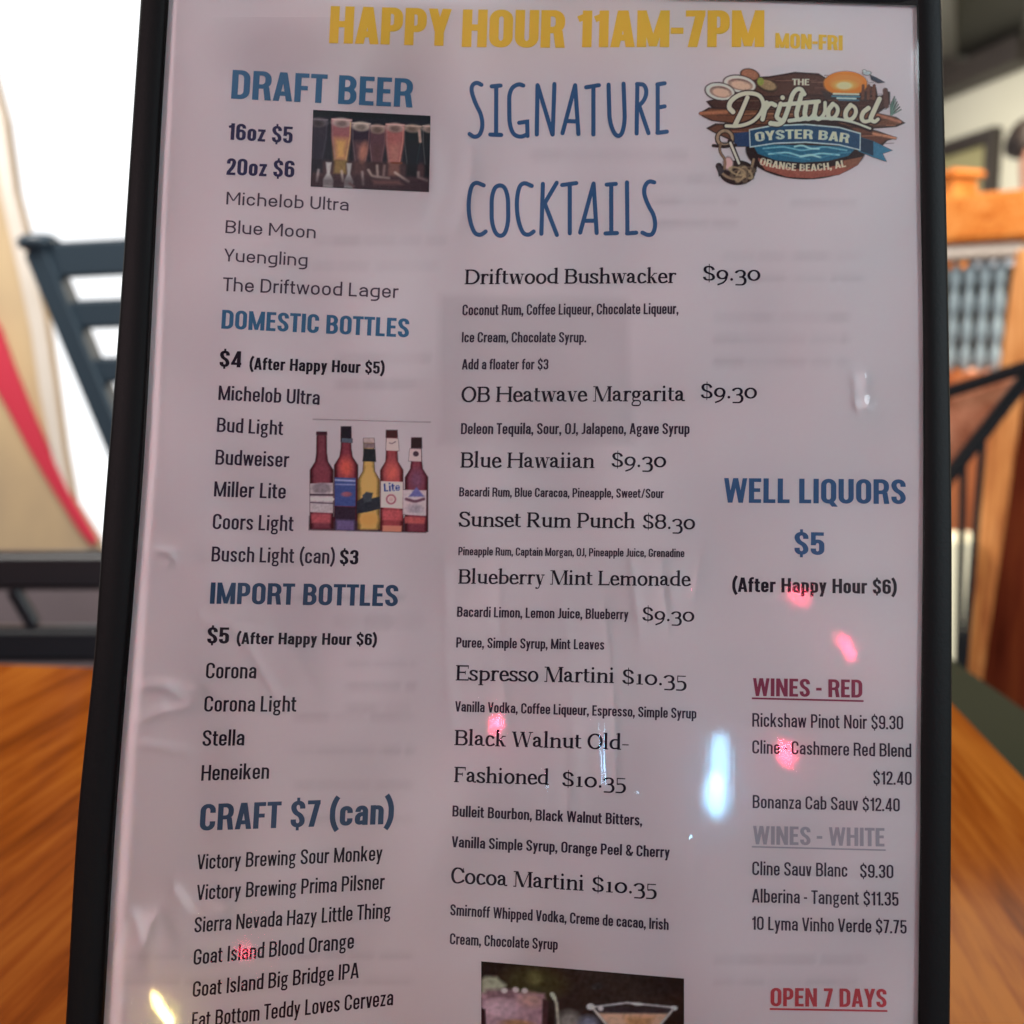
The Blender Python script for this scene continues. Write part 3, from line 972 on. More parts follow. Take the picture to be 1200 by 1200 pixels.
# ------------------------------------------------------------------ table under the menu
tdir = Vector((.119, .993, 0)).normalized()           # away from the reader
tside = Vector((tdir.y, -tdir.x, 0))
corner = at_z(1116, 817, TABLE_Z)
nearr = corner - tdir * 1.25
pts = [corner, corner - tside * 1.55, corner - tside * 1.55 - tdir * 1.25, nearr]
cen = sum(pts, Vector()) / 4
table = thing('table', (cen.x, cen.y, 0), 'varnished orange brown wooden table that the menu stands on', 'table',
              rotz=math.atan2(tside.y, tside.x))
prism('tabletop', pts, (0, 0, -.038), M_table, table, bevel=.005)
prism('apron', [cen + (p - cen) * .86 + Vector((0, 0, -.0385)) for p in pts], (0, 0, -.07), M_panel_wood, table)
for p in pts:
    c_ = cen + (p - cen) * .84
    bar('leg', (c_.x, c_.y, 0), (c_.x, c_.y, TABLE_Z - .109), .06, .06, tside, M_panel_wood, table)

# ------------------------------------------------------------------ things behind the menu, left
# tall ladder-back stool against the bright window
D1 = 1.45
top = P(47, 292, D1); low = P(146, 530, D1 + .02)
ladder = thing('bar_stool', (top.x + .42, top.y, 0), 'dark ladder-back bar stool with blue window haze in its colour, against the bright white window', 'stool')
ax = (low - top).normalized()
sv = Vector((.97, -.22, .02)).normalized() * .40
kk = (0.62 - top.z) / ax.z
def post(s, k): return top + sv * k + ax * s
for k in (0, 1):
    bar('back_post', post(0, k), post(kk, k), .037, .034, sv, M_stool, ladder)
    c_ = post(-.002, k)
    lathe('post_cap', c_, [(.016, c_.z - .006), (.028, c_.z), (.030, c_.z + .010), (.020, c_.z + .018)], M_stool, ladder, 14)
def s_of(py): return (P(60, py, D1).z - top.z) / ax.z
for py, h in ((306, .050), (369, .041), (434, .037), (497, .034)):
    s_ = s_of(py)
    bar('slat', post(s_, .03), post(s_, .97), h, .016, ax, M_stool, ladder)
# gusset under the first slats, where the post broadens
seat_c = post(kk, .5)
sdir = Vector((.22, .97, 0))
fa, fb = post(kk, 0), post(kk, 1)
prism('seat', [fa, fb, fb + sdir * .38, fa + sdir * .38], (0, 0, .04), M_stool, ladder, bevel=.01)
for k, q in ((0, fa), (1, fb)):
    for d_ in (.03, .35):
        f_ = q + sdir * d_
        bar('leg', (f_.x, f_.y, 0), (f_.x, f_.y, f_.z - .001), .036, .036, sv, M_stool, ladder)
    f0, f1 = q + sdir * .05, q + sdir * .33
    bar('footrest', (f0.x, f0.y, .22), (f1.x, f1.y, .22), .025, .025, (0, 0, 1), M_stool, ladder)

# chair pushed up to the far edge of the table: only its back rails show
D2 = .98
t = thing('table_chair', (P(80, 700, D2).x, P(80, 700, D2).y, 0), 'black metal chair behind the far table edge, only its wide back rails showing', 'chair')
xa, xb = P(-190, 667, D2), P(330, 667, D2)
r1, r2 = P(60, 668, D2).z, P(60, 757, D2).z
h1 = abs(P(60, 645, D2).z - P(60, 691, D2).z); h2 = h1 * .95
def cp(x, z, dy=0): return Vector((x, xa.y + dy, z))
for x in (xa.x, xb.x):
    bar('back_post', cp(x, 0), cp(x, r1 + h1 * .5), .035, .035, (1, 0, 0), M_black_metal, t)
    bar('leg', cp(x, 0, .40), cp(x, .445, .40), .035, .035, (1, 0, 0), M_black_metal, t)
bar('top_rail', cp(xa.x + .018, r1), cp(xb.x - .018, r1), h1, .022, (0, 0, 1), M_black_metal, t, bevel=.006)
bar('lower_rail', cp(xa.x + .018, r2), cp(xb.x - .018, r2), h2, .022, (0, 0, 1), M_black_metal, t, bevel=.006)
u0, u1 = P(14, 690, D2), P(36, 735, D2)
ux = (u1.x - u0.x) / (u0.z - u1.z)
bar('spindle', cp(u0.x, r1 - h1 * .5), cp(u1.x, r2 + h2 * .5), .013, .012, (1, 0, 0), M_black_metal, t, bevel=.002)
bar('spindle', cp(u0.x + .17, r1 - h1 * .5), cp(u1.x + .16, r2 + h2 * .5), .013, .012, (1, 0, 0), M_black_metal, t, bevel=.002)
prism('seat', [cp(xa.x, .445, .02), cp(xb.x, .445, .02), cp(xb.x, .445, .42), cp(xa.x, .445, .42)], (0, 0, .03), M_black_metal, t, bevel=.008)

# tan slanting board with a red stripe, at the left edge
D3 = 2.1
t = thing('leaning_board', (P(40, 640, D3).x, P(40, 640, D3).y, 0), 'tan leaning board with a red diagonal stripe and pale curved rim, by the window', 'board')
out_ = [(-60, 40), (-18, 60), (4, 140), (16, 225), (36, 300), (52, 380), (62, 450), (73, 530), (84, 590), (112, 634), (118, 655), (118, 664), (-160, 664), (-160, 40)]
prism('panel', [P(x, y, D3) for x, y in out_], (0, .04, 0), M_tan, t, bevel=.004)
pl_ = [P(-170, 665, D3), P(124, 665, D3)]
prism('base', [Vector((pl_[0].x, pl_[0].y - .03, 0)), Vector((pl_[1].x, pl_[1].y - .03, 0)), pl_[1] - Vector((0, .03, 0)), pl_[0] - Vector((0, .03, 0))], (0, .12, 0), M_plinth, t)
rim = [(-18, 60), (4, 140), (16, 225), (36, 300), (52, 380), (62, 450), (73, 530), (84, 590), (80, 600), (62, 540), (46, 460), (36, 390), (20, 315), (2, 235), (-12, 150), (-30, 80)]
prism('rim', [P(x, y, D3 - .012) for x, y in rim], (0, .010, 0), M_pale, t, bevel=.002)
stripe = [(-40, 320), (0, 385), (14, 425), (32, 470), (58, 530), (84, 585), (113, 633), (108, 640), (92, 622), (60, 572), (32, 525), (8, 480), (-40, 395)]
prism('red_stripe', [P(x, y, D3 - .014) for x, y in stripe], (0, .012, 0), M_red, t, bevel=.002)

# ------------------------------------------------------------------ things behind the menu, right
# balustrade: orange top rail, white trim, iron balusters, wooden base
D4 = 2.55
rl = Vector((.86, -.50, 0)).normalized()
ra = P(1040, 262, D4 + .12); 
def rail_pt(k, z): p_ = ra + rl * k; return Vector((p_.x, p_.y, z))
zt = P(1110, 232, D4).z; zb = P(1110, 286, D4).z
ztrim = P(1110, 303, D4).z
zlow = P(1130, 436, D4).z
t = thing('balustrade', rail_pt(.3, 0), 'wooden balustrade with a thick orange rail over blue grey iron balusters', 'railing')
bar('top_rail', rail_pt(-.5, (zt + zb) / 2), rail_pt(.34, (zt + zb) / 2), .19, zt - zb, rl.cross(Vector((0, 0, 1))), M_rail_wood, t, bevel=.008)
bar('trim', rail_pt(-.5, (zb + ztrim) / 2 - .001), rail_pt(.33, (zb + ztrim) / 2 - .001), .13, zb - ztrim - .004, rl.cross(Vector((0, 0, 1))), M_pale, t)
for k in range(13):
    p_ = rail_pt(-.14 + k * .035, 0)
    n_ = 4
    prof = []
    for j in range(25):
        z = zlow + (ztrim - .004 - zlow) * j / 24
        prof.append((.007 + .0075 * abs(math.sin(math.pi * n_ * j / 24)), z))
    lathe('baluster', p_, prof, M_steel, t, 12)
bar('base_panel', rail_pt(-.5, zlow / 2), rail_pt(.33, zlow / 2), .10, zlow, rl.cross(Vector((0, 0, 1))), M_panel_wood, t)
bar('back_screen', rail_pt(-.5, (zlow + ztrim) / 2) + Vector((.05, .09, 0)), rail_pt(.33, (zlow + ztrim) / 2) + Vector((.05, .09, 0)), ztrim - zlow - .02, .015, (0, 0, 1), M_dark_wood, t)
# newel post with a cap beyond the rail
q = P(1119, 226, 2.9)
t = thing('newel_post', (q.x, q.y, 0), 'small square wooden newel post with a cap behind the orange rail', 'post')
bar('shaft', (q.x, q.y, 0), (q.x, q.y, q.z + .035), .085, .085, (1, .3, 0), M_rail_wood, t)
bar('cap', (q.x, q.y, q.z + .0355), (q.x, q.y, q.z + .055), .115, .115, (1, .3, 0), M_rail_wood, t, bevel=.006)

# square wooden post in front of the balustrade
D5 = 2.0
ph = P(1180, 296, D5).z
pc = P(1180, 500, D5)
t = thing('wooden_post', (pc.x, pc.y, 0), 'square brown wooden post right of the menu, tan on one face', 'post')
pw = .062
e1 = Vector((.80, -.60, 0)); e2 = Vector((.60, .80, 0))
lft = P(1158, 520, D5); 
LEAN = .075
bs = Vector((lft.x - LEAN * lft.z, lft.y, 0)); tp = bs + Vector((LEAN * ph, .0, ph))
def sq(c, w1, w2): return [c, c + e1 * w1, c + e1 * w1 + e2 * w2, c + e2 * w2]
v = sq(bs, .05, .16) + sq(tp, .05, .16)
f = [(3, 2, 1, 0), (4, 5, 6, 7)] + [(i, (i + 1) % 4, 4 + (i + 1) % 4, 4 + i) for i in range(4)]
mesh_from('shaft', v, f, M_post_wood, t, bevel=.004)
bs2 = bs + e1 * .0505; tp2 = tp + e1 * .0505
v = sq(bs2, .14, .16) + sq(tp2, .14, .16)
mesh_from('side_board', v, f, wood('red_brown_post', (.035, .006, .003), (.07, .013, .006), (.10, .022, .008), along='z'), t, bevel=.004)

# black chair with a wooden back board, beside the right table edge
D6 = 1.32
t = thing('side_chair', (P(1160, 600, D6).x, P(1160, 600, D6).y, 0), 'black framed chair with a reddish wooden back board, right of the menu', 'chair')
def bp_(x, y, d=0): return P(x, y, D6 + d)
bar('top_rail', bp_(1060, 476), bp_(1290, 402, -.1), .017, .02, (0, 0, 1), M_matt_black, t)
bar('back_brace', bp_(1090, 586), bp_(1232, 405, -.05), .017, .02, (0, 0, 1), M_matt_black, t)
prism('back_board', [bp_(1075, 478, .02), bp_(1212, 436, .0), bp_(1205, 448, .0), bp_(1100, 570, .02)], (0, .015, 0), M_chair_wood, t, bevel=.003)
for (x0, y0, x1, y1) in ((1129, 545, 1124, 742), (1152, 512, 1131, 770)):
    a_ = bp_(x0, y0, .05); b_ = bp_(x1, y1, .05)
    k_ = a_.z / (a_.z - b_.z)
    bar('leg', a_, a_ + (b_ - a_) * k_, .0085, .0085, (1, 0, 0), M_matt_black, t, bevel=.002)
a_ = bp_(1265, 412, -.05); bar('leg', a_, (a_.x + .04, a_.y, 0), .02, .02, (1, 0, 0), M_matt_black, t)
a_ = bp_(1098, 578, .0); bar('leg', a_, (a_.x - .05, a_.y, 0), .02, .02, (1, 0, 0), M_matt_black, t)

# cream box on the floor behind the chair's legs
q = [P(1108, 634, 1.9), P(1142, 634, 1.9), P(1138, 742, 1.9), P(1104, 742, 1.9)]
t = tag(prism('cream_box', [q[0], q[1], Vector((q[1].x, q[1].y, 0)), Vector((q[0].x, q[0].y, 0))], (.05, .12, 0), M_cream_panel),
        'pale cream upright box on the floor behind the thin black chair legs', 'box')

# dark green bench along the right end of the table
zs = TABLE_Z - .06
g0, g1 = at_z(1098, 762, zs), at_z(1206, 838, zs)
gd = (g1 - g0).normalized(); gn = Vector((-gd.y, gd.x, 0))
if gn.x > 0: gn = -gn
t = thing('bench', ((g0.x + g1.x) / 2, (g0.y + g1.y) / 2, 0), 'dark green padded bench beside the right edge of the table', 'bench')
A_ = g0 - gd * .25 - gn * .022; B_ = g1 + gd * .5 - gn * .022
prism('seat_cushion', [A_, B_, B_ + gn * .30, A_ + gn * .30], (0, 0, -.09), M_green, t, bevel=.02)
A2, B2 = A_ + gn * .02 + gd * .02, B_ + gn * .02 - gd * .02
prism('base', [Vector((p_.x, p_.y, 0)) for p_ in (A2, B2, B2 + gn * .26, A2 + gn * .26)], (0, 0, zs - .091), M_panel_wood, t)

# ------------------------------------------------------------------ the person at the right edge
def skin(name, joints, bones, mt, parent, root=0, levels=2, smooth=True):
    me = bpy.data.meshes.new(name)
    pi = parent.matrix_world.inverted()
    me.from_pydata([tuple(pi @ Vector(j[0])) for j in joints], bones, [])
    o = link(name, me, mt, parent)
    m = o.modifiers.new('skin', 'SKIN'); m.use_smooth_shade = True
    for i, j in enumerate(joints):
        r = j[1]
        me.skin_vertices[0].data[i].radius = r if isinstance(r, tuple) else (r, r)
        me.skin_vertices[0].data[i].use_root = (i == root)
    s = o.modifiers.new('sub', 'SUBSURF'); s.levels = levels; s.render_levels = levels
    return o


hd = P(1219, 180, 3.4)
person = thing('person', (hd.x, hd.y, 0), 'dark haired person in a grey blue shirt standing at the far right edge', 'person')
bpy.context.view_layer.update()
H = hd.z
def bo(x, y, z): return (hd.x + x, hd.y + y, z)
S_ = (H + .11) / 1.78
M_skin = mat('skin', (.55, .28, .20), rough=.55)
M_shirt = mat('grey_blue_shirt', (.16, .20, .26), rough=.85, bump=(80, .4))
M_hair = mat('dark_hair', (.022, .014, .011), rough=.55, bump=(200, .6))
M_trouser = mat('dark_trousers', (.03, .035, .05), rough=.9)
sh = H - .30 * S_; hip = H - .80 * S_
J = [(bo(0, 0, hip), .14), (bo(0, 0, hip + .22), .135), (bo(0, 0, sh - .03), .145), (bo(0, 0, sh + .08), .060), (bo(0, -.01, H - .10), .062),
     (bo(0, -.015, H - .03), .082), (bo(0, -.01, H + .05), .088),
     (bo(-.19, 0, sh), .060), (bo(-.25, .0, sh - .30), .045), (bo(-.23, -.16, sh - .50), .033), (bo(-.22, -.24, sh - .54), .028),
     (bo(.19, 0, sh), .060), (bo(.25, .0, sh - .30), .045), (bo(.23, -.16, sh - .50), .033), (bo(.22, -.24, sh - .54), .028),
     (bo(-.09, 0, hip - .08), .095), (bo(-.10, -.02, hip - .46), .062), (bo(-.10, .02, .09), .042), (bo(-.10, -.12, .035), .034),
     (bo(.09, 0, hip - .08), .095), (bo(.10, -.02, hip - .46), .062), (bo(.10, .02, .09), .042), (bo(.10, -.12, .035), .034),
     (bo(0, -.105, H - .0), .018)]
Bn = [(0, 1), (1, 2), (2, 3), (3, 4), (4, 5), (5, 6), (2, 7), (7, 8), (8, 9), (9, 10), (2, 11), (11, 12), (12, 13), (13, 14),
      (0, 15), (15, 16), (16, 17), (17, 18), (0, 19), (19, 20), (20, 21), (21, 22), (5, 23)]
skin('body', J, Bn, M_skin, person)
for sx in (-1, 1):
    base = bo(.22 * sx, -.24, sh - .54)
    for k in range(4):
        x = base[0] + (k - 1.5) * .019
        fj = [((x, base[1] - .035, base[2]), .010), ((x, base[1] - .075 - .006 * (k in (1, 2)), base[2] - .006), .009),
              ((x, base[1] - .10 - .008 * (k in (1, 2)), base[2] - .022), .008)]
        skin('finger', fj, [(0, 1), (1, 2)], M_skin, person, levels=1)
    fj = [((base[0] - .028 * sx, base[1] - .005, base[2]), .011), ((base[0] - .05 * sx, base[1] - .035, base[2] - .004), .009), ((base[0] - .052 * sx, base[1] - .06, base[2] - .01), .008)]
    skin('thumb', fj, [(0, 1), (1, 2)], M_skin, person, levels=1)
SJ = [(bo(0, 0, hip - .05), .158), (bo(0, 0, hip + .22), .150), (bo(0, 0, sh - .03), .160), (bo(0, 0, sh + .035), .078),
      (bo(-.195, 0, sh), .074), (bo(-.235, 0, sh - .20), .066), (bo(.195, 0, sh), .074), (bo(.235, 0, sh - .20), .066)]
skin('shirt', SJ, [(0, 1), (1, 2), (2, 3), (2, 4), (4, 5), (2, 6), (6, 7)], M_shirt, person)
TJ = [(bo(0, 0, hip - .02), .150), (bo(-.09, 0, hip - .09), .108), (bo(-.10, -.02, hip - .46), .074), (bo(-.10, .02, .11), .058),
      (bo(.09, 0, hip - .09), .108), (bo(.10, -.02, hip - .46), .074), (bo(.10, .02, .11), .058)]
skin('trousers', TJ, [(0, 1), (1, 2), (2, 3), (0, 4), (4, 5), (5, 6)], M_trouser, person)
HJ = [(bo(0, .03, H + .07), .100), (bo(0, .06, H - .0), .090), (bo(0, -.035, H + .105), .070), (bo(-.075, .02, H + .02), .035), (bo(.075, .02, H + .02), .035)]
skin('hair', HJ, [(0, 1), (0, 2), (0, 3), (0, 4)], M_hair, person)
for sx in (-1, 1):
    e_ = bo(.032 * sx, -.094, H + .02)
    lathe('eye', e_, [(.002, e_[2] - .010), (.009, e_[2] - .005), (.010, e_[2]), (.009, e_[2] + .005), (.002, e_[2] + .010)], M_hair, person, 10)
m_ = bo(0, -.092, H - .055)
bar('mouth', (m_[0] - .024, m_[1], m_[2]), (m_[0] + .024, m_[1], m_[2]), .010, .014, (0, 0, 1), mat('lips', (.40, .13, .12)), person, bevel=.004)

# ------------------------------------------------------------------ the menu
menu = bpy.data.objects.new('menu', None)
COL.objects.link(menu)
menu.matrix_world = ROOT_M
bpy.context.view_layer.update()
tag(menu, 'tall drinks menu in a black edged clear vinyl cover standing on the table', 'menu')

OUT_L = [(-45, 168), (0, 165), (200, 151.5), (400, 138), (650, 118.5), (750, 112), (950, 92), (1200, 77), (1425, 62)]
IN_L = [(-45, 201), (0, 198), (233, 184.5), (350, 179), (550, 168), (700, 156.5), (950, 136.5), (1200, 121.5), (1425, 107)]
IN_R = [(-45, 1072.5), (6, 1074), (200, 1078), (400, 1081.5), (600, 1081.7), (800, 1079.5), (1000, 1078), (1200, 1075.6), (1425, 1073)]
OUT_R = [(-45, 1101.5), (0, 1103), (200, 1108), (400, 1112), (600, 1115), (800, 1115.3), (1000, 1114.3), (1200, 1113), (1425, 1110)]


def on(curve, y):
    ys = np.array([c[0] for c in curve], float); xs = np.array([c[1] for c in curve], float)
    y = np.asarray(y, float)
    g = np.gradient(xs, ys)
    i = np.clip(np.searchsorted(ys, y) - 1, 0, len(ys) - 2)
    h = ys[i + 1] - ys[i]; t = (y - ys[i]) / h
    return ((2 * t ** 3 - 3 * t ** 2 + 1) * xs[i] + (t ** 3 - 2 * t ** 2 + t) * h * g[i]
            + (-2 * t ** 3 + 3 * t ** 2) * xs[i + 1] + (t ** 3 - t ** 2) * h * g[i + 1])


def top_edge(x):            # lower rim of the top binding
    return np.interp(x, [150, 300, 600, 870, 1080], [-18, -15, -8, -.5, 6.5])


YT, YB = -45.0, 1425.0


def sheet(name, fl, fr_, ft, fb, lift, mt, nx=40, ny=60, height=None, flat=False):
    u = np.linspace(0, 1, nx); v = np.linspace(0, 1, ny)
    U, V = np.meshgrid(u, v)
    Y = ft + (fb - ft) * V
    Xp = fl(Y) + (fr_(Y) - fl(Y)) * U
    L = np.full(Xp.shape, lift)
    if height is not None: L = L + height(Xp, Y)
    pts = to_menu(page(Xp.ravel(), Y.ravel(), L.ravel(), flat))
    idx = np.arange(nx * ny).reshape(ny, nx)
    q = np.stack([idx[1:, :-1], idx[1:, 1:], idx[:-1, 1:], idx[:-1, :-1]], -1).reshape(-1, 4)
    me = bpy.data.meshes.new(name)
    me.from_pydata([tuple(p) for p in pts.tolist()], [], [tuple(f_) for f_ in q.tolist()])
    for p_ in me.polygons: p_.use_smooth = True
    return link(name, me, mt, menu)


inl = lambda d: (lambda y: on(IN_L, y) + d)
inr = lambda d: (lambda y: on(IN_R, y) + d)
sheet('paper_sheet', inl(-8), inr(8), YT + 12, YB - 14, 0.0, M_paper)

# clear front, with soft creases
CREASES = [([(552, 660), (556, 760), (562, 850)], 5, 3.2e-5), ([(688, 700), (698, 790), (702, 880), (704, 920)], 4, 3.0e-5),
           ([(760, 640), (766, 700), (775, 760)], 6, 2.4e-5), ([(806, 985), (800, 1035)], 4, 2.4e-5),
           ([(812, 640), (804, 690)], 7, 2.6e-5), 
           ([(150, 800), (190, 793), (215, 806)], 6, 4e-5), ([(150, 838), (178, 826), (200, 822)], 5, 4e-5), ([(152, 866), (185, 868), (230, 880)], 5, 3e-5),
           ([(140, 1130), (160, 1060), (170, 1085), (176, 1120)], 9, 5e-5), ([(215, 1040), (235, 1065)], 6, 5e-5),
           ([(170, 640), (195, 636), (212, 648)], 5, 3e-5), ([(285, 728), (320, 770), (336, 800)], 8, 2.2e-5),
           ([(510, 245), (530, 205), (525, 130)], 10, 2.4e-5), ([(1010, 440), (1016, 490)], 6, 2.2e-5), ([(640, 905), (636, 945)], 4, 3e-5)]


def film_height(X, Y):
    h = np.zeros_like(X)
    for line, wid, amp in CREASES:
        d = np.full(X.shape, 1e9)
        pl = fillet([(p[0], p[1], 25) for p in line], n=3)
        for (ax, ay), (bx, by) in zip(pl[:-1], pl[1:]):
            dx, dy = bx - ax, by - ay
            t = np.clip(((X - ax) * dx + (Y - ay) * dy) / (dx * dx + dy * dy), 0, 1)
            d = np.minimum(d, np.hypot(X - ax - t * dx, Y - ay - t * dy))
        along = .55 + .45 * np.sin(X * .021 + Y * .043 + wid) * np.sin(Y * .017 - X * .031)
        h += 8.5 * amp * along * np.exp(-(d / wid) ** 2)
    for bx, by, br, ba in ((246, 716, 3, 3e-4), (254, 718, 2.5, 2e-4), (1012, 470, 4, 3.4e-4), (1024, 474, 3, 2e-4), (148, 1172, 3, 4e-4), (206, 800, 3.5, 2e-4), (980, 332, 2.6, 2e-4),
                           (604, 716, 2.6, 2e-4), (330, 735, 2.4, 2e-4), (742, 930, 2.6, 2e-4), (232, 1060, 4, 4e-4), (180, 655, 3, 2e-4), (420, 880, 2.4, 1.6e-4), (700, 1160, 2.6, 2e-4), (905, 700, 2.4, 2e-4)):
        h += ba * np.exp(-((X - bx) ** 2 + (Y - by) ** 2 * .7) / br ** 2)
    # the vinyl is not quite flat
    calm = np.ones_like(X)
    for gx, gy, gr in ((583, 848, 60), (921, 883, 55), (994, 759, 60), (936, 701, 50), (286, 1116, 60), (840, 880, 62), (839, 930, 60), (194, 1188, 60)):
        calm *= 1 - np.exp(-((X - gx) ** 2 + (Y - gy) ** 2) / (1.45 * gr) ** 2)
    h += calm * (1.1e-4 * np.sin(X * .036 + 1.3 * np.sin(Y * .006)) * np.cos(Y * .010 + .8 * np.sin(X * .012)) + .7e-4 * np.sin(Y * .031 + X * .019))
    return h


sheet('clear_cover', inl(-3), inr(3), YT + 20, YB - 20, .0014, M_film, nx=310, ny=480, height=film_height, flat=True)


def binding(name, rows):
    """rows: list of closed cross-sections, each a list of (px, py, lift)"""
    n = len(rows[0]); v = np.array([p for r_ in rows for p in r_], float)
    pts = to_menu(page(v[:, 0], v[:, 1], v[:, 2]))
    fs = []
    for i in range(len(rows) - 1):
        for k in range(n): fs.append((i * n + k, i * n + (k + 1) % n, (i + 1) * n + (k + 1) % n, (i + 1) * n + k))
    fs.append(tuple(range(n))); fs.append(tuple(range(len(rows) * n - 1, (len(rows) - 1) * n - 1, -1)))
    me = bpy.data.meshes.new(name)
    me.from_pydata([tuple(p) for p in pts.tolist()], [], fs)
    bm = bmesh.new(); bm.from_mesh(me); bmesh.ops.recalc_face_normals(bm, faces=bm.faces)
    for f_ in bm.faces: f_.smooth = len(f_.verts) == 4
    bm.to_mesh(me); bm.free()
    return link(name, me, M_black_vinyl, menu)


def cross(o_, i_):
    """flat band with rounded rims, from outer to inner edge (px offsets along x)"""
    s_ = 1 if i_ > o_ else -1
    w_ = abs(i_ - o_)
    return [(o_ + s_ * 1.5, -.0026), (o_, -.0018), (o_, .0006), (o_ + s_ * 1.2, .0014), (o_ + s_ * 3, .0018), (o_ + s_ * w_ * .5, .0019), (i_ - s_ * 2.5, .0017),
            (i_ - s_ * .6, .0013), (i_, .0007), (i_ - s_ * .2, -.0006), (i_ - s_ * 3, -.0026)]


ys = np.linspace(YT, YB, 60)
binding('edge_binding', [[(x, y, l) for x, l in cross(float(on(OUT_L, y)), float(on(IN_L, y)))] for y in ys])
binding('edge_binding', [[(x, y, l) for x, l in cross(float(on(OUT_R, y)), float(on(IN_R, y)))] for y in ys])
xs = np.linspace(170, 1100, 40)
rows = []
for x in xs:
    te = float(top_edge(x))
    rows.append([(x, y, l - .00012) for y, l in cross(-48., te)])
binding('edge_binding', rows)
rows = []
for x in np.linspace(64, 1109, 40): rows.append([(x, y, l - .00012) for y, l in cross(1424., 1395.)])
binding('edge_binding', rows)
# solid back
rows = []
for y in np.linspace(YT + 1, YB - 1, 50):
    l_, r_ = float(on(OUT_L, y)) + 3, float(on(OUT_R, y)) - 3
    xsn = np.linspace(l_, r_, 30)
    rows.append([(x, y, -.0009) for x in xsn] + [(x, y, -.0024) for x in xsn[::-1]])
binding('backing_board', rows)

# ------------------------------------------------------------------ the print
BLUE = M_ink(52, 80, 106); BLUE2 = M_ink(46, 60, 80); BLUE3 = M_ink(50, 70, 100)
BLACK = M_ink(36, 30, 38); BLACK2 = M_ink(48, 40, 50); SOFTBLACK = M_ink(60, 50, 60)
YELLOW = M_ink(184, 136, 58); MAROON = M_ink(106, 46, 62); REDC = M_ink(142, 52, 58); GREY = M_ink(122, 113, 122)


def block(name, mt, lines, font, label=None, extra=None):
    p = Print()
    for l in lines: p.line(*l[:6], l[6] if len(l) > 6 else font)
    o = p.build(name, mt, menu)
    if label: o['label'] = label
    if extra:
        q = Print()
        for a_ in extra: q.stroke(*a_)
        q.build('underline', mt, o)
    return o


block('heading_text', YELLOW, [('HAPPY', 385.5, 50.5, 528, 54, 43.5), ('HOUR', 541, 55, 661.5, 56, 44), ('11AM-7PM', 676, 55.3, 895.5, 55, 43)], 'black', 'large yellow HAPPY HOUR 11AM-7PM heading')
block('heading_text', YELLOW, [('MON-FRI', 908.5, 56, 987.5, 59, 17.5)], 'black', 'small yellow MON-FRI heading')
block('heading_text', BLUE, [('DRAFT BEER', 270.7, 115.5, 483, 126, 33.7)], 'bold', 'blue DRAFT BEER heading')
block('size_price_text', M_ink(44, 42, 64), [('16oz $5', 267, 163.5, 342.5, 168, 19.3), ('20oz $6', 265, 204.8, 344.5, 208, 19.5)], 'bold')
block('drink_list_text', SOFTBLACK, [('Michelob Ultra', 265, 239.5, 408.3, 247.2, 14.8), ('Blue Moon', 264, 273, 369.7, 279.4, 15), ('Yuengling', 262, 306, 360, 312, 14.8),
      ('The Driftwood Lager', 260.7, 341, 466.7, 349.5, 16)], 'round', 'rounded thin list under the draft beer heading')
block('heading_text', BLUE, [('DOMESTIC BOTTLES', 259.2, 385, 479, 395.5, 22)], 'bold', 'blue DOMESTIC BOTTLES heading')
block('price_note_text', BLACK, [('$4', 257, 429.7, 282.5, 430.7, 19), ('(After Happy Hour $5)', 292, 433, 450.5, 438.2, 14.2)], 'bold')
block('drink_list_text', BLACK2, [('Michelob Ultra', 255.7, 468.7, 374.3, 474.5, 17), ('Bud Light', 254, 506, 331.5, 510, 16.8), ('Budweiser', 252.2, 544.4, 338.5, 547.6, 17.6),
      ('Miller Lite', 250.5, 581.8, 334.5, 584.6, 17.8), ('Coors Light', 249, 620, 343.7, 622.5, 18), ('Busch Light (can)', 247.6, 658, 392, 660.8, 17.6)], 'book')
block('price_note_text', BLACK, [('$3', 398, 661.2, 419.6, 661.6, 17)], 'bold')
block('heading_text', BLUE2, [('IMPORT BOTTLES', 245.8, 707.5, 466, 710.5, 25)], 'bold', 'blue IMPORT BOTTLES heading')
block('price_note_text', BLACK, [('$5', 242.5, 754, 268, 754.3, 19), ('(After Happy Hour $6)', 277, 754.7, 441.5, 756.3, 13.8)], 'bold')
block('drink_list_text', BLACK, [('Corona', 241, 795, 300, 795.2, 18.4), ('Corona Light', 239, 834, 347, 834, 18.4), ('Stella', 237, 874.3, 286, 873.6, 18.6), ('Heneiken', 235.6, 915, 315, 912.6, 18.4)], 'book')
block('heading_text', BLUE2, [('CRAFT $7 (can)', 233.7, 973.5, 461, 965.5, 31)], 'bold', 'dark blue CRAFT $7 (can) heading')
block('drink_list_text', BLACK, [('Victory Brewing Sour Monkey', 230.5, 1019, 448, 1008.3, 17.6), ('Victory Brewing Prima Pilsner', 230, 1055, 450.5, 1042, 18),
      ('Sierra Nevada Hazy Little Thing', 227.5, 1093, 457.5, 1075.5, 18), ('Goat Island Blood Orange', 226.5, 1131, 414.5, 1111.5, 18.4),
      ('Goat Island Big Bridge IPA', 225.5, 1168.7, 420.5, 1146, 18.4), ('Fat Bottom Teddy Loves Cerveza', 224.5, 1205, 460.5, 1178, 18.6)], 'book')

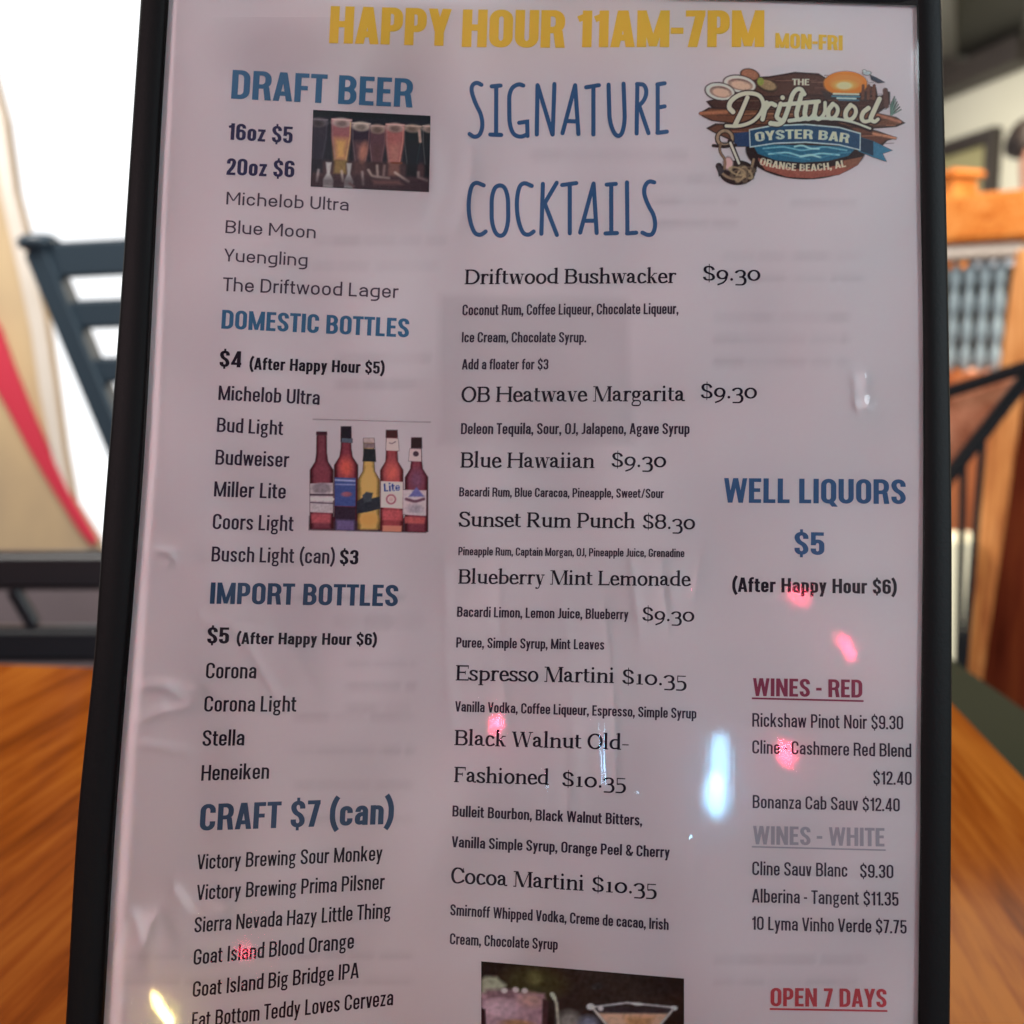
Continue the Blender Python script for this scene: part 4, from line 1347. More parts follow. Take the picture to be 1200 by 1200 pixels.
# hand-lettered title
tp_ = Print()
LET = [  # SIGNATURE
    [[(152, 86, 10), (125, 72, 14), (95, 95, 30), (112, 165, 40), (160, 260, 40), (152, 345, 40), (115, 360, 14), (90, 342)]],
    [[(205, 94), (252, 90)], [(229, 92), (228, 345)], [(198, 345), (255, 347)]],
    [[(370, 90, 10), (345, 80, 20), (296, 110, 50), (298, 320, 60), (345, 365, 30), (388, 345)], [(348, 284, 6), (390, 278), (392, 352)]],
    [[(444, 88), (440, 345)], [(446, 92), (522, 345)], [(532, 82), (523, 345)]],
    [[(640, 88), (574, 338)], [(640, 88), (657, 342)], [(600, 275), (648, 277)]],
    [[(697, 99), (764, 88)], [(735, 95), (735, 345)]],
    [[(814, 85), (820, 300, 60), (868, 372, 40), (900, 300, 60), (892, 80)]],
    [[(964, 82), (960, 340)], [(962, 82, 10), (1012, 85, 40), (1008, 170, 40), (968, 195)], [(972, 190), (1022, 338)]],
    [[(1070, 85), (1070, 332)], [(1068, 84), (1106, 78)], [(1070, 205), (1106, 198)], [(1068, 336), (1118, 330)]],
    # COCKTAILS
    [[(164, 610, 10), (112, 588, 30), (84, 660, 60), (88, 800, 60), (130, 884, 40), (174, 850)]],
    [[(248, 598, 40), (205, 640, 60), (205, 830, 60), (252, 890, 40), (292, 830, 60), (290, 640, 60)], 'closed'],
    [[(414, 612, 10), (362, 590, 30), (334, 660, 60), (340, 800, 60), (382, 884, 40), (424, 850)]],
    [[(472, 602), (464, 862)], [(544, 596), (476, 712)], [(480, 700), (545, 868)]],
    [[(572, 608), (646, 598)], [(612, 604), (612, 860)]],
    [[(736, 600), (666, 856)], [(736, 600), (752, 858)], [(690, 794), (744, 794)]],
    [[(804, 606), (852, 602)], [(828, 604), (828, 858)], [(798, 860), (858, 858)]],
    [[(910, 594), (912, 858)], [(910, 860), (958, 856)]],
    [[(1052, 594, 10), (1020, 586, 20), (994, 630, 30), (1012, 700, 40), (1060, 780, 40), (1052, 862, 40), (1020, 870, 12), (990, 856)]],
]
for let in LET:
    cl = 'closed' in let
    for k, st_ in enumerate(s_ for s_ in let if s_ != 'closed'):
        line = fillet([(530 + p[0] / 4.444, 80 + p[1] / 4.444, *( [p[2] / 4.444] if len(p) > 2 else [])) for p in st_], cl, 8)
        for q in ribbon(line, 4.9, cl): tp_.add(list(q), k)
        if not cl:
            for e_ in (line[0], line[-1]):
                tp_.add([(e_[0] + 2.45 * math.cos(a_ * math.pi / 5), e_[1] + 2.45 * math.sin(a_ * math.pi / 5)) for a_ in range(10)], k + 4)
o = tp_.build('heading_text', BLUE3, menu); o['label'] = 'tall hand lettered SIGNATURE COCKTAILS title'

block('cocktail_name_text', BLACK, [('Driftwood Bushwacker', 544, 333.2, 792.5, 331.8, 17.4), ('OB Heatwave Margarita', 540, 471.2, 803, 470.2, 18), ('Blue Hawaiian', 539, 548, 697, 548.6, 18),
      ('Sunset Rum Punch', 537.5, 617.2, 744.5, 619.2, 17.6), ('Blueberry Mint Lemonade', 536.5, 684, 809.5, 687, 17), ('Espresso Martini', 533.5, 797.4, 720.5, 800.6, 18),
      ('Black Walnut Old-', 532, 873.3, 737.5, 879, 18), ('Fashioned', 531.5, 916.5, 643.5, 920, 18), ('Cocoa Martini', 528, 1034.7, 685, 1044, 18.4)], 'serif')
block('price_text', BLACK, [('$9.30', 823, 329, 891.5, 329, 18), ('$9.30', 820.5, 467, 887.5, 467, 18), ('$9.30', 716, 547.4, 781, 547.6, 17.6), ('$8.30', 752.5, 619.6, 815, 620.4, 17.2),
      ('$9.30', 752, 727.5, 814, 728.6, 16.6), ('$10.35', 728.5, 801.4, 805, 804.4, 17.6), ('$10.35', 658, 921.4, 734, 924.4, 17.6), ('$10.35', 693, 1044.8, 770, 1048.6, 17.8)], 'serif')
block('ingredient_text', BLACK2, [('Coconut Rum, Coffee Liqueur, Chocolate Liqueur,', 541.7, 369.6, 795, 368, 12.7), ('Ice Cream, Chocolate Syrup.', 541, 401.3, 687, 401.3, 12.2), ('Add a floater for $3', 541, 433, 642.5, 433, 12.2),
      ('Deleon Tequila, Sour, OJ, Jalapeno, Agave Syrup', 540, 508.8, 808, 508.8, 13), ('Bacardi Rum, Blue Caracoa, Pineapple, Sweet/Sour', 538, 581.8, 778, 583.7, 10.8),
      ('Pineapple Rum, Captain Morgan, OJ, Pineapple Juice, Grenadine', 537, 650.7, 802, 653, 9.7), ('Bacardi Limon, Lemon Juice, Blueberry', 535.5, 722.8, 736.5, 726, 12),
      ('Puree, Simple Syrup, Mint Leaves', 534.5, 758.8, 708, 761.5, 12), ('Vanilla Vodka, Coffee Liqueur, Espresso, Simple Syrup', 533, 833.8, 816, 842.3, 12.2),
      ('Bulleit Bourbon, Black Walnut Bitters,', 530, 956.8, 752.5, 967.5, 13), ('Vanilla Simple Syrup, Orange Peel & Cherry', 529, 992.8, 785, 1005.3, 13),
      ('Smirnoff Whipped Vodka, Creme de cacao, Irish', 527.5, 1072.5, 783.5, 1090, 13), ('Cream, Chocolate Syrup', 527, 1106.5, 653.5, 1113.3, 13)], 'medium')
block('heading_text', BLUE3, [('WELL LIQUORS', 847.8, 589, 1061.5, 590.7, 28.8), ('$5', 931, 649.8, 966, 650.4, 26.5)], 'bold', 'blue WELL LIQUORS $5 heading')
block('price_note_text', BLACK, [('(After Happy Hour $6)', 858, 693.5, 1051, 696.2, 17)], 'bold')
block('heading_text', MAROON, [('WINES - RED', 882, 815.6, 1010.5, 817.6, 21)], 'bold', 'underlined maroon WINES - RED heading', [([(881, 818.3), (1012, 821.6)], 2.1)])
block('drink_list_text', BLACK2, [('Rickshaw Pinot Noir $9.30', 881.5, 851.6, 1058.5, 855, 16), ('Cline - Cashmere Red Blend', 881.5, 883, 1068, 887.4, 15.6), ('$12.40', 1023.5, 919.2, 1068.5, 920, 15.6),
      ('Bonanza Cab Sauv $12.40', 882, 947, 1054.5, 951, 15.4)], 'book')
block('heading_text', GREY, [('WINES - WHITE', 882, 989.4, 1036.5, 992, 21.6)], 'bold', 'underlined grey WINES - WHITE heading', [([(881, 992.3), (1038, 996.3)], 1.8)])
block('drink_list_text', BLACK2, [('Cline Sauv Blanc', 881.5, 1025.5, 993, 1027.7, 16), ('$9.30', 1008, 1028.4, 1047, 1029.2, 15.6), ('Alberina - Tangent $11.35', 881, 1057.6, 1053, 1061.7, 16),
      ('10 Lyma Vinho Verde $7.75', 881, 1089.5, 1062.5, 1094.2, 15.8)], 'book')
block('heading_text', REDC, [('OPEN 7 DAYS', 903, 1179.2, 1039, 1180.5, 21.6)], 'bold', 'underlined red OPEN 7 DAYS heading', [([(902, 1182.4), (1040, 1184.8)], 2.2)])

# ------------------------------------------------------------------ emblem
rng = random.Random(4)
em = Paint(20, 30, 1190, 690, 2.9, (90, 66, 60))
DK = (48, 38, 38)
def plank(pts, col, hi):
    em.poly(pts, DK, 6); c_ = [(sum(p[0] for p in pts) / len(pts)), (sum(p[1] for p in pts) / len(pts))]
    em.poly([(c_[0] + (x - c_[0]) * .98, c_[1] + (y - c_[1]) * .88) for x, y in pts], tuple(v * .86 for v in col), 10)
    x0, x1 = min(p[0] for p in pts), max(p[0] for p in pts); y0, y1 = min(p[1] for p in pts), max(p[1] for p in pts)
    for _ in range(24):
        y = rng.uniform(y0 + 10, y1 - 10); a_ = rng.uniform(x0 + 20, x1 - 120); l_ = rng.uniform(60, 240)
        em.stroke([(a_, y), (min(a_ + l_, x1 - 20), y + rng.uniform(-8, 8))], rng.uniform(3, 6), rng.choice([hi, DK, DK, hi]), 4, rng.uniform(.35, .75))
plank([(230, 150), (300, 95), (420, 90), (560, 66), (690, 74), (760, 120), (905, 130), (1000, 150), (1010, 200), (620, 230), (250, 230)], (92, 62, 56), (120, 84, 72))
plank([(80, 225), (160, 205), (600, 190), (1030, 195), (1062, 170), (1075, 175), (1075, 240), (1010, 290), (400, 300), (120, 270)], (78, 54, 50), (108, 76, 66))
plank([(40, 290), (95, 258), (300, 266), (900, 270), (1010, 288), (1110, 310), (1158, 342), (1110, 362), (980, 372), (400, 370), (110, 330), (60, 306)], (116, 72, 56), (158, 100, 76))
plank([(82, 370), (130, 345), (500, 350), (920, 362), (1010, 385), (1115, 422), (1060, 438), (1030, 470), (960, 478), (600, 440), (200, 430), (120, 392)], (108, 66, 54), (165, 104, 80))
em.stroke([(985, 400), (1105, 424)], 14, (168, 108, 82), 8)
em.stroke([(1010, 300), (1130, 335)], 16, (150, 92, 74), 8)
em.stroke([(52, 290), (190, 282)], 18, (150, 92, 68), 8)
# bottom oval
em.ell(620, 480, 325, 166, DK, 6)
em.poly([(345, 520), (420, 560), (560, 590), (700, 590), (840, 560), (925, 525), (900, 570), (800, 622), (650, 642), (520, 634), (400, 596)], (134, 72, 62), 5)
em.poly([(820, 545), (925, 525), (905, 565), (830, 592)], (120, 74, 60), 6)
em.poly([(330, 455), (900, 470), (850, 520), (740, 548), (600, 556), (460, 545), (360, 508)], (44, 88, 112), 6)
for pts_, w_, c_ in (([(390, 480), (500, 470), (600, 492), (720, 470), (840, 490)], 7, (120, 168, 180)), ([(420, 510), (520, 500), (600, 525), (700, 505), (800, 515)], 9, (150, 190, 196)),
                    ([(560, 470), (600, 460), (640, 480), (690, 482)], 9, (176, 204, 204)), ([(590, 525), (640, 512), (700, 528)], 10, (170, 198, 198)), ([(400, 495), (520, 520), (640, 540)], 6, (70, 122, 144)),
                    ([(700, 530), (800, 505), (860, 500)], 6, (70, 120, 142))): em.stroke([(x, y, 20) for x, y in pts_], w_, c_, 7, .85)
# ribbon banner
em.poly([(215, 398), (320, 388), (322, 470), (240, 470)], (42, 56, 86), 5)
em.poly([(905, 415), (985, 440), (1090, 490), (1036, 508), (1058, 552), (985, 528), (905, 495)], (52, 98, 124), 5)
em.poly([(915, 420), (985, 440), (985, 520), (915, 495)], (36, 50, 66), 5)
ban = [(312, 376), (440, 352), (620, 346), (800, 362), (918, 396), (916, 492), (800, 464), (620, 450), (450, 456), (316, 476)]
em.poly(ban, (165, 170, 172), 5)
em.poly([(318, 383), (440, 360), (620, 354), (800, 370), (912, 402), (910, 484), (800, 456), (620, 442), (450, 448), (322, 468)], (42, 66, 92), 4)
em.text('OYSTER BAR', 350, 444, 850, 451, 50, 'bold', (226, 214, 188), 4, arc=-20)
em.text('ORANGE BEACH, AL', 368, 566, 838, 578, 38, 'bold', (216, 196, 172), 4, arc=30)
em.text('THE', 546, 137, 638, 138, 34, 'medium', (220, 206, 186), 4)
# sun, sea, gull, pilings, grass
em.ell(835, 128, 118, 66, (214, 122, 46), 8); em.ell(838, 118, 92, 40, (216, 134, 66), 14); em.ell(830, 138, 66, 28, (236, 176, 92), 14); em.ell(828, 140, 42, 20, (240, 224, 178), 10)
em.poly([(700, 165), (760, 180), (920, 182), (975, 165), (960, 225), (730, 215)], (60, 50, 50), 6, .85)
for y, c_, x0, x1 in ((184, (206, 206, 196), 770, 905), (197, (70, 110, 130), 762, 910), (208, (196, 206, 204), 790, 890), (217, (60, 90, 110), 800, 905)): em.stroke([(x0, y), (x1, y + 3)], 9, c_, 6)
for x in (930, 960, 990): em.stroke([(x, 140), (x - 3, 210)], 16, (96, 62, 52), 5)
em.stroke([(1050, 165), (1056, 250)], 26, (86, 60, 56), 6)
em.ell(950, 72, 24, 12, (150, 154, 160), 6); em.poly([(965, 80), (1000, 95), (1048, 122), (1010, 126), (975, 108)], (58, 62, 74), 6); em.ell(936, 60, 10, 8, (170, 170, 172), 5)
for k in range(9): em.stroke([(1080, 300), (1078 + k * 7, 200 + abs(k - 3) * 14)], [6, 2], (66, 84, 76) if k % 2 else (110, 130, 124), 4)
# oysters
em.ell(318, 82, 54, 34, (60, 44, 42), 6, 14); em.ell(318, 80, 48, 28, (142, 92, 74), 8, 14)
em.ell(412, 140, 58, 34, (60, 48, 42), 6, 18); em.ell(412, 136, 50, 26, (140, 110, 84), 8, 18); em.ell(375, 118, 18, 22, (124, 126, 66), 8)
for cx, cy, rx, ry in ((262, 132, 92, 50), (156, 172, 84, 50)):
    em.ell(cx, cy, rx, ry, (58, 46, 46), 6, 10); em.ell(cx, cy, rx - 6, ry - 6, (222, 212, 206), 6, 10); em.ell(cx + 4, cy + 2, rx - 22, ry - 18, (112, 84, 78), 8, 10)
    em.ell(cx + 6, cy + 6, rx - 34, ry - 27, (188, 150, 132), 10, 10)
# anchor and rope
em.ell(182, 424, 40, 40, DK, 5, 0, 1, 13); em.ell(182, 424, 40, 40, (140, 112, 92), 5, 0, 1, 8)
em.stroke([(120, 464), (180, 470), (240, 462)], 16, DK, 5)
em.ell(250, 610, 96, 66, DK, 6); em.ell(200, 560, 26, 34, (206, 160, 160), 14)
em.stroke([(210, 440), (262, 570)], 26, DK, 5); em.stroke([(212, 450), (258, 560)], 13, (200, 188, 176), 5)
em.stroke([(150, 575, 20), (178, 640, 40), (262, 662, 40), (330, 625, 40), (346, 530)], 34, DK, 5); em.stroke([(152, 590, 20), (184, 636, 40), (262, 650, 40), (320, 615, 30), (338, 540)], 15, (128, 102, 84), 6)
em.poly([(138, 560), (182, 600), (150, 632)], (60, 52, 56), 5)
for k in range(6):
    a_ = k * .6
    em.ell(275 + 26 * math.cos(a_), 600 + 20 * math.sin(a_), 40, 18, (150, 122, 96) if k % 2 else (92, 74, 64), 6, 40 * k, .9, 5)
em.stroke([(160, 450, 20), (150, 500, 30), (190, 540, 30), (180, 590)], 13, (118, 90, 74), 6)
# script
SC = [[(226, 282, 30), (196, 252, 30), (236, 196, 40), (330, 172, 60), (398, 212, 50), (380, 300, 60), (290, 362, 60), (190, 358)], [(304, 204, 20), (268, 290, 20), (238, 352)],
      [(408, 232), (386, 322)], [(400, 268, 16), (428, 232, 14), (454, 246)], [(484, 238), (460, 312, 12), (482, 326)], [(494, 204), (495, 206)],
      [(612, 186, 20), (590, 150, 20), (552, 172, 30), (520, 280, 40), (490, 352, 30), (430, 344)], [(498, 242), (690, 226)], [(596, 188), (566, 300, 20), (582, 330, 14), (608, 312)],
      [(622, 236), (612, 300, 16), (632, 330, 20), (668, 290), (676, 238)], [(676, 240), (664, 304, 16), (690, 328, 20), (724, 290, 20), (724, 232)],
      [(766, 240, 30), (734, 280, 30), (750, 328, 30), (792, 300, 30), (794, 246, 26), (762, 240)], [(862, 246, 30), (828, 286, 30), (844, 334, 30), (892, 306, 30), (890, 250, 26), (858, 246)],
      [(958, 262, 30), (920, 290, 30), (924, 340, 26), (964, 330), (984, 280)], [(1018, 212), (968, 322, 14), (992, 338, 10), (1010, 322)],
      [(530, 330, 60), (680, 312, 100), (850, 326, 60), (968, 372)]]
for st_ in SC: em.stroke(st_, 36, (44, 33, 32), 6)
for k, st_ in enumerate(SC[:-1]): em.stroke(st_, [22, 26] if k in (1, 6, 7) else ([25, 17] if len(st_) > 3 else 23), (236, 221, 200), 5)
em.stroke(SC[-1], [20, 9], (228, 220, 204), 5)
em.grain(.05, 3)
emb = em.build('restaurant_emblem', menu, zoom_map(810, 70, 4.615), M_print_a, .00020, cut=.02, sat=.95, dim=.86)

# ------------------------------------------------------------------ beer glasses picture
bp_w, bp_h = 970, 640
be = Paint(0, 0, bp_w, bp_h, 6.2, (40, 44, 52))
be.poly([(0, 420), (970, 400), (970, 640), (0, 640)], (74, 52, 56), 40)
be.poly([(0, 0), (970, 0), (970, 40), (0, 50)], (34, 44, 48), 20)
def glass(cx, rim, w, foam, top, bot, hf=70, base=410):
    be.poly([(cx - w, rim), (cx + w, rim), (cx + w * .98, rim + 150), (cx + w * .62, base), (cx - w * .62, base), (cx - w * .98, rim + 150)], top, 16)
    be.poly([(cx - w * .6, rim + 170), (cx + w * .6, rim + 170), (cx + w * .48, base - 8), (cx - w * .48, base - 8)], bot, 70)
    be.ell(cx, rim + hf * .45, w * .98, hf * .55, foam, 18); be.ell(cx, rim + hf * .6, w * .6, hf * .42, tuple(c * .62 for c in foam), 30)
    be.stroke([(cx - w * .95, rim + 8), (cx + w * .95, rim + 8)], 9, tuple(min(235, c * 1.15) for c in foam), 8)
    be.stroke([(cx + w * .88, rim + 30), (cx + w * .84, rim + 150), (cx + w * .52, base)], 8, tuple(min(220, c * 1.2 + 10) for c in bot), 8, .6)
    be.stroke([(cx - w * .88, rim + 30), (cx - w * .84, rim + 150), (cx - w * .52, base)], 7, (150, 120, 124), 8, .45)
    be.poly([(cx - w * .55, base), (cx + w * .55, base), (cx + w * .62, base + 110), (cx - w * .62, base + 110)], tuple(c * .62 + 14 for c in bot), 26)
glass(46, 70, 80, (104, 90, 98), (56, 50, 62), (50, 48, 60))
glass(825, 85, 76, (164, 132, 118), (34, 44, 48), (32, 42, 48), 60); glass(965, 80, 60, (176, 140, 130), (32, 42, 46), (32, 42, 48), 60)
glass(535, 100, 72, (170, 132, 122), (94, 60, 70), (90, 58, 62))
glass(238, 62, 84, (196, 156, 152), (150, 78, 84), (206, 146, 60))
glass(400, 85, 78, (198, 168, 156), (56, 46, 60), (120, 74, 76)); be.ell(425, 330, 32, 80, (192, 110, 84), 30, 8, .8)
glass(680, 82, 78, (186, 140, 132), (160, 80, 78), (172, 98, 86)); be.stroke([(660, 410), (740, 408)], 14, (120, 56, 36), 8)
for x, w_, a_ in ((142, 34, 1), (310, 30, .9)): be.poly([(x - w_ * .7, 430), (x + w_ * .7, 430), (x + w_ * .4, 520), (x + w_ * 1.3, 580), (x + w_ * 1.2, 640), (x - w_ * 1.2, 640), (x - w_ * 1.3, 580), (x - w_ * .4, 520)], (178, 166, 166), 14, a_)
for pts_, c_ in (([(60, 500), (50, 590)], (176, 150, 150)), ([(420, 500), (430, 600)], (170, 140, 138)), ([(470, 480, 20), (500, 530, 20), (640, 540)], (186, 150, 138)), ([(540, 440), (548, 530)], (180, 144, 136)),
                 ([(600, 440), (596, 520)], (140, 104, 100)), ([(690, 490, 20), (750, 530), (800, 560)], (196, 160, 148)), ([(880, 480, 20), (880, 520), (950, 545)], (150, 120, 118)), ([(250, 500), (262, 580)], (190, 160, 150)), ([(320, 600), (350, 620)], (150, 90, 90))): be.stroke(pts_, 20, c_, 18, .85)
be.stroke([(880, 130), (890, 220)], [24, 4], (170, 130, 118), 12)
be.poly([(0, 560), (970, 520), (970, 640), (0, 640)], (56, 42, 50), 60, .55)
be.poly([(500, 560), (720, 555), (760, 590), (520, 600)], (120, 74, 72), 30, .7)
be.grain(.035, 5)
be.build('beer_glasses_picture', menu, quad_map(bp_w, bp_h, (367, 128.7), (504.5, 135.7), (502.6, 225), (364, 218.6)), M_print, .00016, sat=.74, dim=.74)

# ------------------------------------------------------------------ bottles picture
bo_ = Paint(70, 60, 1100, 1030, 6.0, (150, 120, 130))
bo_.stroke([(120, 80), (1090, 104)], 7, (140, 112, 122), 5, .55, False)
bo_.poly([(88, 880), (1056, 900), (1054, 1018), (84, 996)], (64, 44, 52), 14)
def bottle(cx, top, w, nw, col, hi, sh_y, base, cap, caph, tilt=0):
    n = [(cx - nw, top + caph), (cx - nw * 1.05, sh_y - 140), (cx - w * .55, sh_y - 70), (cx - w, sh_y), (cx - w, base), (cx + w, base), (cx + w, sh_y), (cx + w * .55, sh_y - 70), (cx + nw * 1.05, sh_y - 140), (cx + nw, top + caph)]
    bo_.poly(n, tuple(c * .55 for c in col), 10)
    bo_.poly([(cx + (x - cx) * .74, y) for x, y in n], col, 26)
    bo_.ell(cx, sh_y + 20, w * .55, 80, hi, 60, 0, .85)
    bo_.poly([(cx - nw * 1.05, top), (cx + nw * 1.05, top), (cx + nw * 1.1, top + caph), (cx - nw * 1.1, top + caph)], cap, 8)
bottle(190, 182, 98, 42, (112, 50, 62), (124, 54, 66), 500, 985, (62, 34, 42), 26)
bottle(975, 230, 96, 42, (118, 48, 62), (110, 66, 92), 560, 1012, (50, 26, 36), 90)
bottle(392, 138, 100, 42, (120, 46, 60), (206, 76, 60), 460, 920, (40, 34, 42), 130)
bottle(770, 168, 96, 46, (140, 52, 58), (196, 78, 68), 500, 1000, (64, 26, 32), 64)
bottle(580, 234, 92, 44, (196, 146, 72), (206, 158, 82), 580, 990, (166, 140, 140), 40)
# labels
bo_.poly([(92, 612), (284, 606), (284, 856), (92, 848)], (172, 150, 156), 8); bo_.ell(188, 650, 84, 44, (128, 110, 118), 18); bo_.stroke([(98, 704), (282, 706)], 16, (70, 52, 62), 8); bo_.stroke([(110, 738), (280, 742)], 30, (192, 176, 178), 10); bo_.stroke([(98, 768), (284, 776)], 10, (80, 60, 72), 8)
bo_.poly([(100, 860), (270, 866), (262, 940), (108, 936)], (176, 72, 80), 20, .8)
bo_.poly([(296, 560), (472, 566), (470, 800), (298, 796)], (58, 70, 124), 8); bo_.stroke([(306, 582), (460, 590)], 16, (156, 152, 186), 8, .8); bo_.stroke([(310, 618), (462, 622)], 12, (130, 130, 176), 8, .8); bo_.ell(396, 700, 42, 20, (146, 78, 96), 14); bo_.poly([(300, 800), (470, 806), (470, 1000), (298, 996)], (52, 40, 52), 10); bo_.poly([(310, 910), (460, 916), (460, 1002), (310, 998)], (96, 76, 118), 24)
bo_.poly([(356, 236), (446, 240), (446, 276), (354, 272)], (78, 84, 100), 8)
bo_.poly([(540, 322), (634, 326), (640, 432), (528, 428)], (40, 42, 46), 8); bo_.poly([(540, 276), (630, 278), (632, 320), (540, 318)], (120, 96, 100), 10)
bo_.poly([(480, 760), (540, 720), (580, 740), (672, 720), (676, 820), (560, 850), (478, 860)], (44, 46, 54), 10); bo_.poly([(526, 710), (560, 680), (614, 690), (600, 760), (540, 770)], (60, 62, 70), 12); bo_.ell(580, 910, 74, 50, (216, 150, 66), 40)
bo_.poly([(726, 236), (824, 240), (832, 342), (720, 338)], (202, 172, 170), 8); bo_.stroke([(750, 275, 10), (772, 282), (800, 266)], 9, (110, 84, 90), 8)
bo_.poly([(680, 592), (862, 598), (860, 820), (678, 808)], (214, 192, 188), 8)
bo_.text('Lite', 706, 678, 838, 672, 66, 'bold', (40, 56, 118), 6)
bo_.ell(764, 742, 36, 36, (150, 84, 96), 8, 0, 1, 8); bo_.ell(764, 742, 20, 20, (178, 140, 140), 8)
bo_.poly([(690, 830), (860, 834), (856, 920), (694, 914)], (178, 70, 76), 18, .85); bo_.poly([(694, 960), (852, 962), (850, 1014), (694, 1010)], (206, 118, 96), 14)
bo_.poly([(918, 322), (1012, 326), (1016, 430), (908, 426)], (196, 164, 166), 8); bo_.ell(970, 366, 24, 22, (70, 48, 58), 8)
bo_.poly([(862, 662), (1056, 668), (1054, 880), (862, 868)], (184, 158, 164), 8); bo_.poly([(910, 720), (975, 640), (1040, 720)], (92, 88, 146), 14); bo_.stroke([(890, 740, 20), (960, 762, 20), (1036, 740)], 22, (100, 60, 76), 12); bo_.ell(960, 820, 60, 36, (150, 130, 142), 30)
bo_.poly([(872, 884), (1050, 892), (1040, 945), (880, 940)], (176, 74, 72), 14, .9)
bo_.grain(.05, 6)
bo_.build('bottles_picture', menu, zoom_map(350, 480, 7.059), M_print_a, .00016, cut=.03, sat=.86, dim=.86)

# ------------------------------------------------------------------ cocktails picture (lower part out of the frame)
ck = Paint(0, 0, 1056, 700, 7.0, (36, 34, 36))
ck.ell(560, 120, 420, 180, (46, 42, 42), 120); ck.ell(280, 90, 160, 90, (60, 58, 38), 60); ck.ell(280, 70, 40, 40, (92, 88, 48), 40)
ck.poly([(0, 100), (20, 80), (80, 78), (130, 120), (110, 160), (20, 180), (0, 190)], (146, 146, 122), 24)
ck.poly([(0, 172), (120, 156), (330, 150), (345, 700), (0, 700)], (160, 112, 130), 22)
ck.poly([(20, 150), (180, 136), (180, 190), (30, 200)], (112, 76, 88), 26, .8); ck.ell(110, 250, 90, 50, (188, 146, 166), 40, 0, .8); ck.ell(260, 190, 60, 40, (176, 124, 116), 40, 0, .8)
for x, y in ((180, 140), (226, 142), (120, 150)): ck.ell(x, y, 16, 14, (212, 192, 200), 12)
ck.ell(190, 330, 80, 24, (166, 110, 70), 20); ck.poly([(-5, 250), (22, 260), (26, 360), (-5, 360)], (48, 34, 40), 10); ck.poly([(320, 180), (352, 190), (340, 400), (312, 400)], (66, 44, 50), 12)
ck.stroke([(374, 150), (392, 200), (404, 330)], 16, (176, 168, 150), 12); ck.stroke([(368, 150), (380, 170)], 20, (206, 200, 180), 12)
ck.ell(460, 300, 60, 60, (120, 112, 110), 50); ck.ell(560, 300, 50, 40, (98, 102, 130), 40)
ck.poly([(570, 200), (1010, 180), (900, 330), (820, 470), (760, 470), (690, 350)], (50, 46, 52), 14); ck.poly([(600, 240), (985, 214), (890, 340), (810, 460), (770, 460), (690, 340)], (196, 144, 116), 18)
ck.poly([(745, 250), (900, 240), (860, 330), (800, 440)], (172, 112, 58), 40, .9)
ck.stroke([(575, 208), (760, 168), (1010, 176)], 13, (150, 142, 150), 10); ck.ell(570, 206, 20, 18, (224, 220, 226), 12); ck.ell(622, 212, 14, 14, (200, 180, 190), 12); ck.ell(1005, 180, 16, 14, (206, 204, 210), 12); ck.ell(815, 172, 26, 9, (190, 186, 190), 10)
ck.stroke([(580, 210), (690, 350), (765, 470)], 12, (190, 176, 176), 10); ck.stroke([(1000, 186), (890, 345), (815, 470)], 12, (170, 160, 164), 10); ck.stroke([(790, 470), (790, 680)], 22, (150, 140, 144), 12)
ck.grain(.07, 8)
z2 = lambda x, y: (550 + x / 4.444, 1100 + y / 4.444)
ck.build('cocktails_picture', menu, quad_map(1056, 700, z2(62, 118), z2(1118, 208), z2(1118, 820), z2(62, 790)), M_print, .00016, sat=.7, dim=.85)

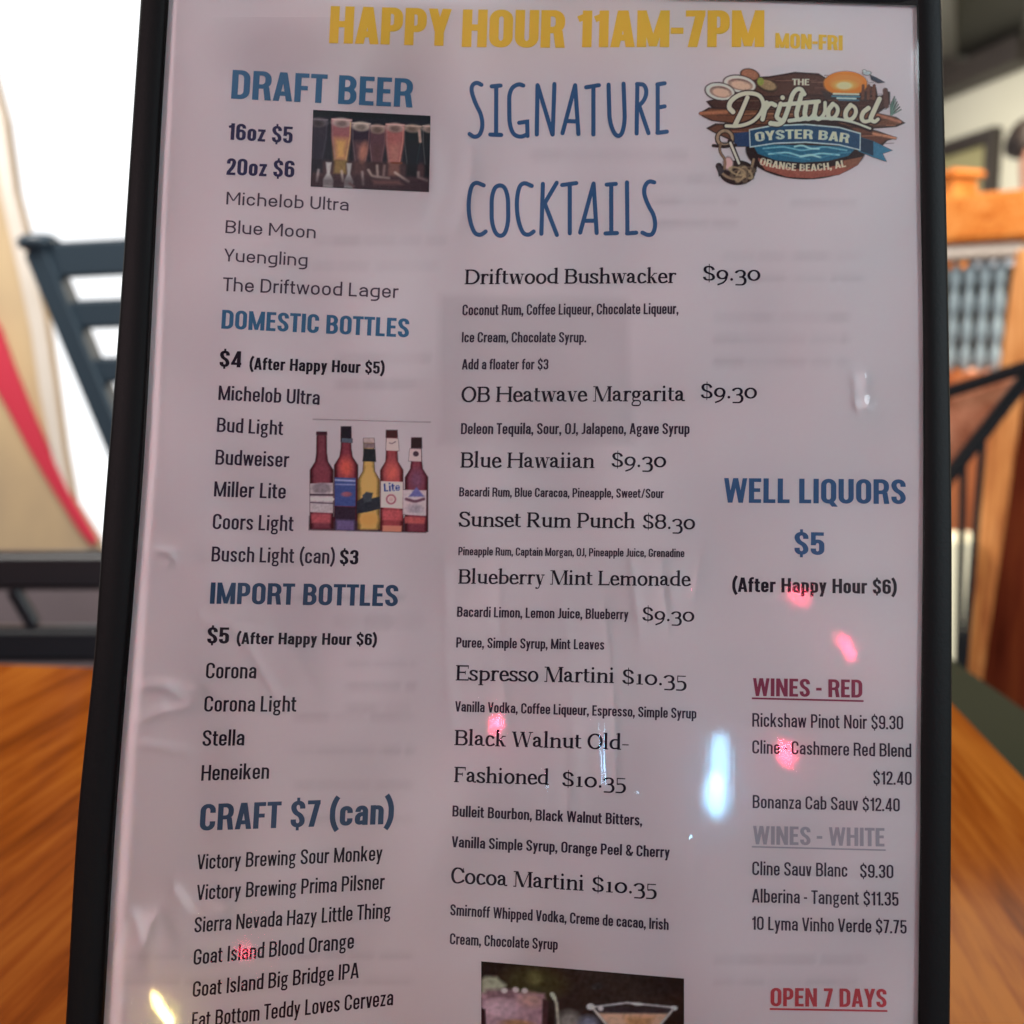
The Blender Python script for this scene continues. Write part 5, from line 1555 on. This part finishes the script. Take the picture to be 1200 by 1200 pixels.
# ------------------------------------------------------------------ print of the other side showing faintly through the paper
sh_ = Paint(130, 20, 1085, 1380, 6.0, (118, 98, 108))
sh_.c[:] = (120, 100, 110)
sh_.poly([(516, 346), (735, 350), (742, 520), (512, 522)], (120, 104, 108), 10, .10)
sh_.ell(600, 480, 90, 50, (110, 100, 104), 60, 0, .10)
sh_.ell(470, 150, 60, 90, (120, 96, 104), 50, 10, .14); sh_.ell(330, 60, 70, 40, (124, 92, 98), 40, 0, .14)
r2 = random.Random(9)
for (x0, y0, x1, n_, dy, h_) in ((628, 182, 800, 1, 0, 13), (370, 282, 520, 2, 30, 9), (840, 372, 990, 3, 26, 10), (930, 238, 1000, 1, 0, 8), (400, 420, 500, 2, 30, 14), (400, 728, 488, 1, 0, 20), (410, 778, 484, 3, 26, 9), (770, 210, 860, 3, 26, 9),
                                (400, 600, 480, 1, 0, 20), (350, 840, 480, 4, 40, 10), (250, 700, 470, 1, 0, 8), (150, 1120, 480, 2, 30, 8), (840, 1125, 1010, 2, 26, 9), (850, 300, 1010, 2, 26, 8)):
    for k in range(n_):
        x = x0
        while x < x1:
            w_ = r2.uniform(14, 34)
            sh_.stroke([(x, y0 + k * dy), (min(x + w_, x1), y0 + k * dy)], h_, (116, 96, 106), 6, r2.uniform(.035, .095))
            x += w_ + r2.uniform(7, 16)
sh_.build('show_through_print', menu, lambda x, y: (np.clip(x, on(IN_L, y) + 4, on(IN_R, y) - 4), y), M_print_a, .00006, faint=True)

# ------------------------------------------------------------------ lamps of the bar that mirror in the clear cover
def mirror(px, py, dist, lift=.001):
    n = MN; p = page(np.array([px]), np.array([py]), .0014, True)[0]
    v = p - EYE; v /= np.linalg.norm(v)
    return p, p + (v - 2 * v.dot(n) * n) * dist


def glint(name, a_, b_, width_px, color, radiance, dist=1.3, shape='ELLIPSE', spread=50):
    """a lamp whose mirror image runs from a_ to b_"""
    (pa, la), (pb, lb) = mirror(*a_, dist), mirror(*b_, dist)
    mid = ((a_[0] + b_[0]) / 2, (a_[1] + b_[1]) / 2)
    pm, lm = mirror(*mid, dist)
    dx, dy = b_[0] - a_[0], b_[1] - a_[1]; l_ = math.hypot(dx, dy)
    _, lw = mirror(mid[0] - dy / l_ * width_px, mid[1] + dx / l_ * width_px, dist)
    L_ = float(np.linalg.norm(lb - la)); W_ = float(np.linalg.norm(lw - lm))
    area = L_ * W_ * (.785 if shape == 'ELLIPSE' else 1)
    return area_lamp(name, lm, pm, color, radiance * math.pi * area, W_, L_, shape, roll=(lb - la), spread=spread)


RED = (1.0, .05, .11)
glint('red_lamp', (583, 835), (583, 861), 2.4, RED, 80)
glint('red_lamp', (917, 870), (925, 896), 2.4, RED, 75)
glint('red_lamp', (985, 744), (1003, 774), 2.0, RED, 55)
glint('red_lamp', (930, 697), (943, 705), 3.5, RED, 18)
glint('red_lamp', (281, 1112), (292, 1120), 6, RED, 6)
BLUEW = (.27, .64, 1.0)
glint('white_lamp', (841, 905), (838, 950), 22, BLUEW, 6.0)
glint('white_lamp', (844, 856), (842, 925), 21, BLUEW, 3.6, dist=1.2)
glint('yellow_lamp', (180, 1166), (208, 1214), 4, (1.0, .74, .24), 34, dist=.27)
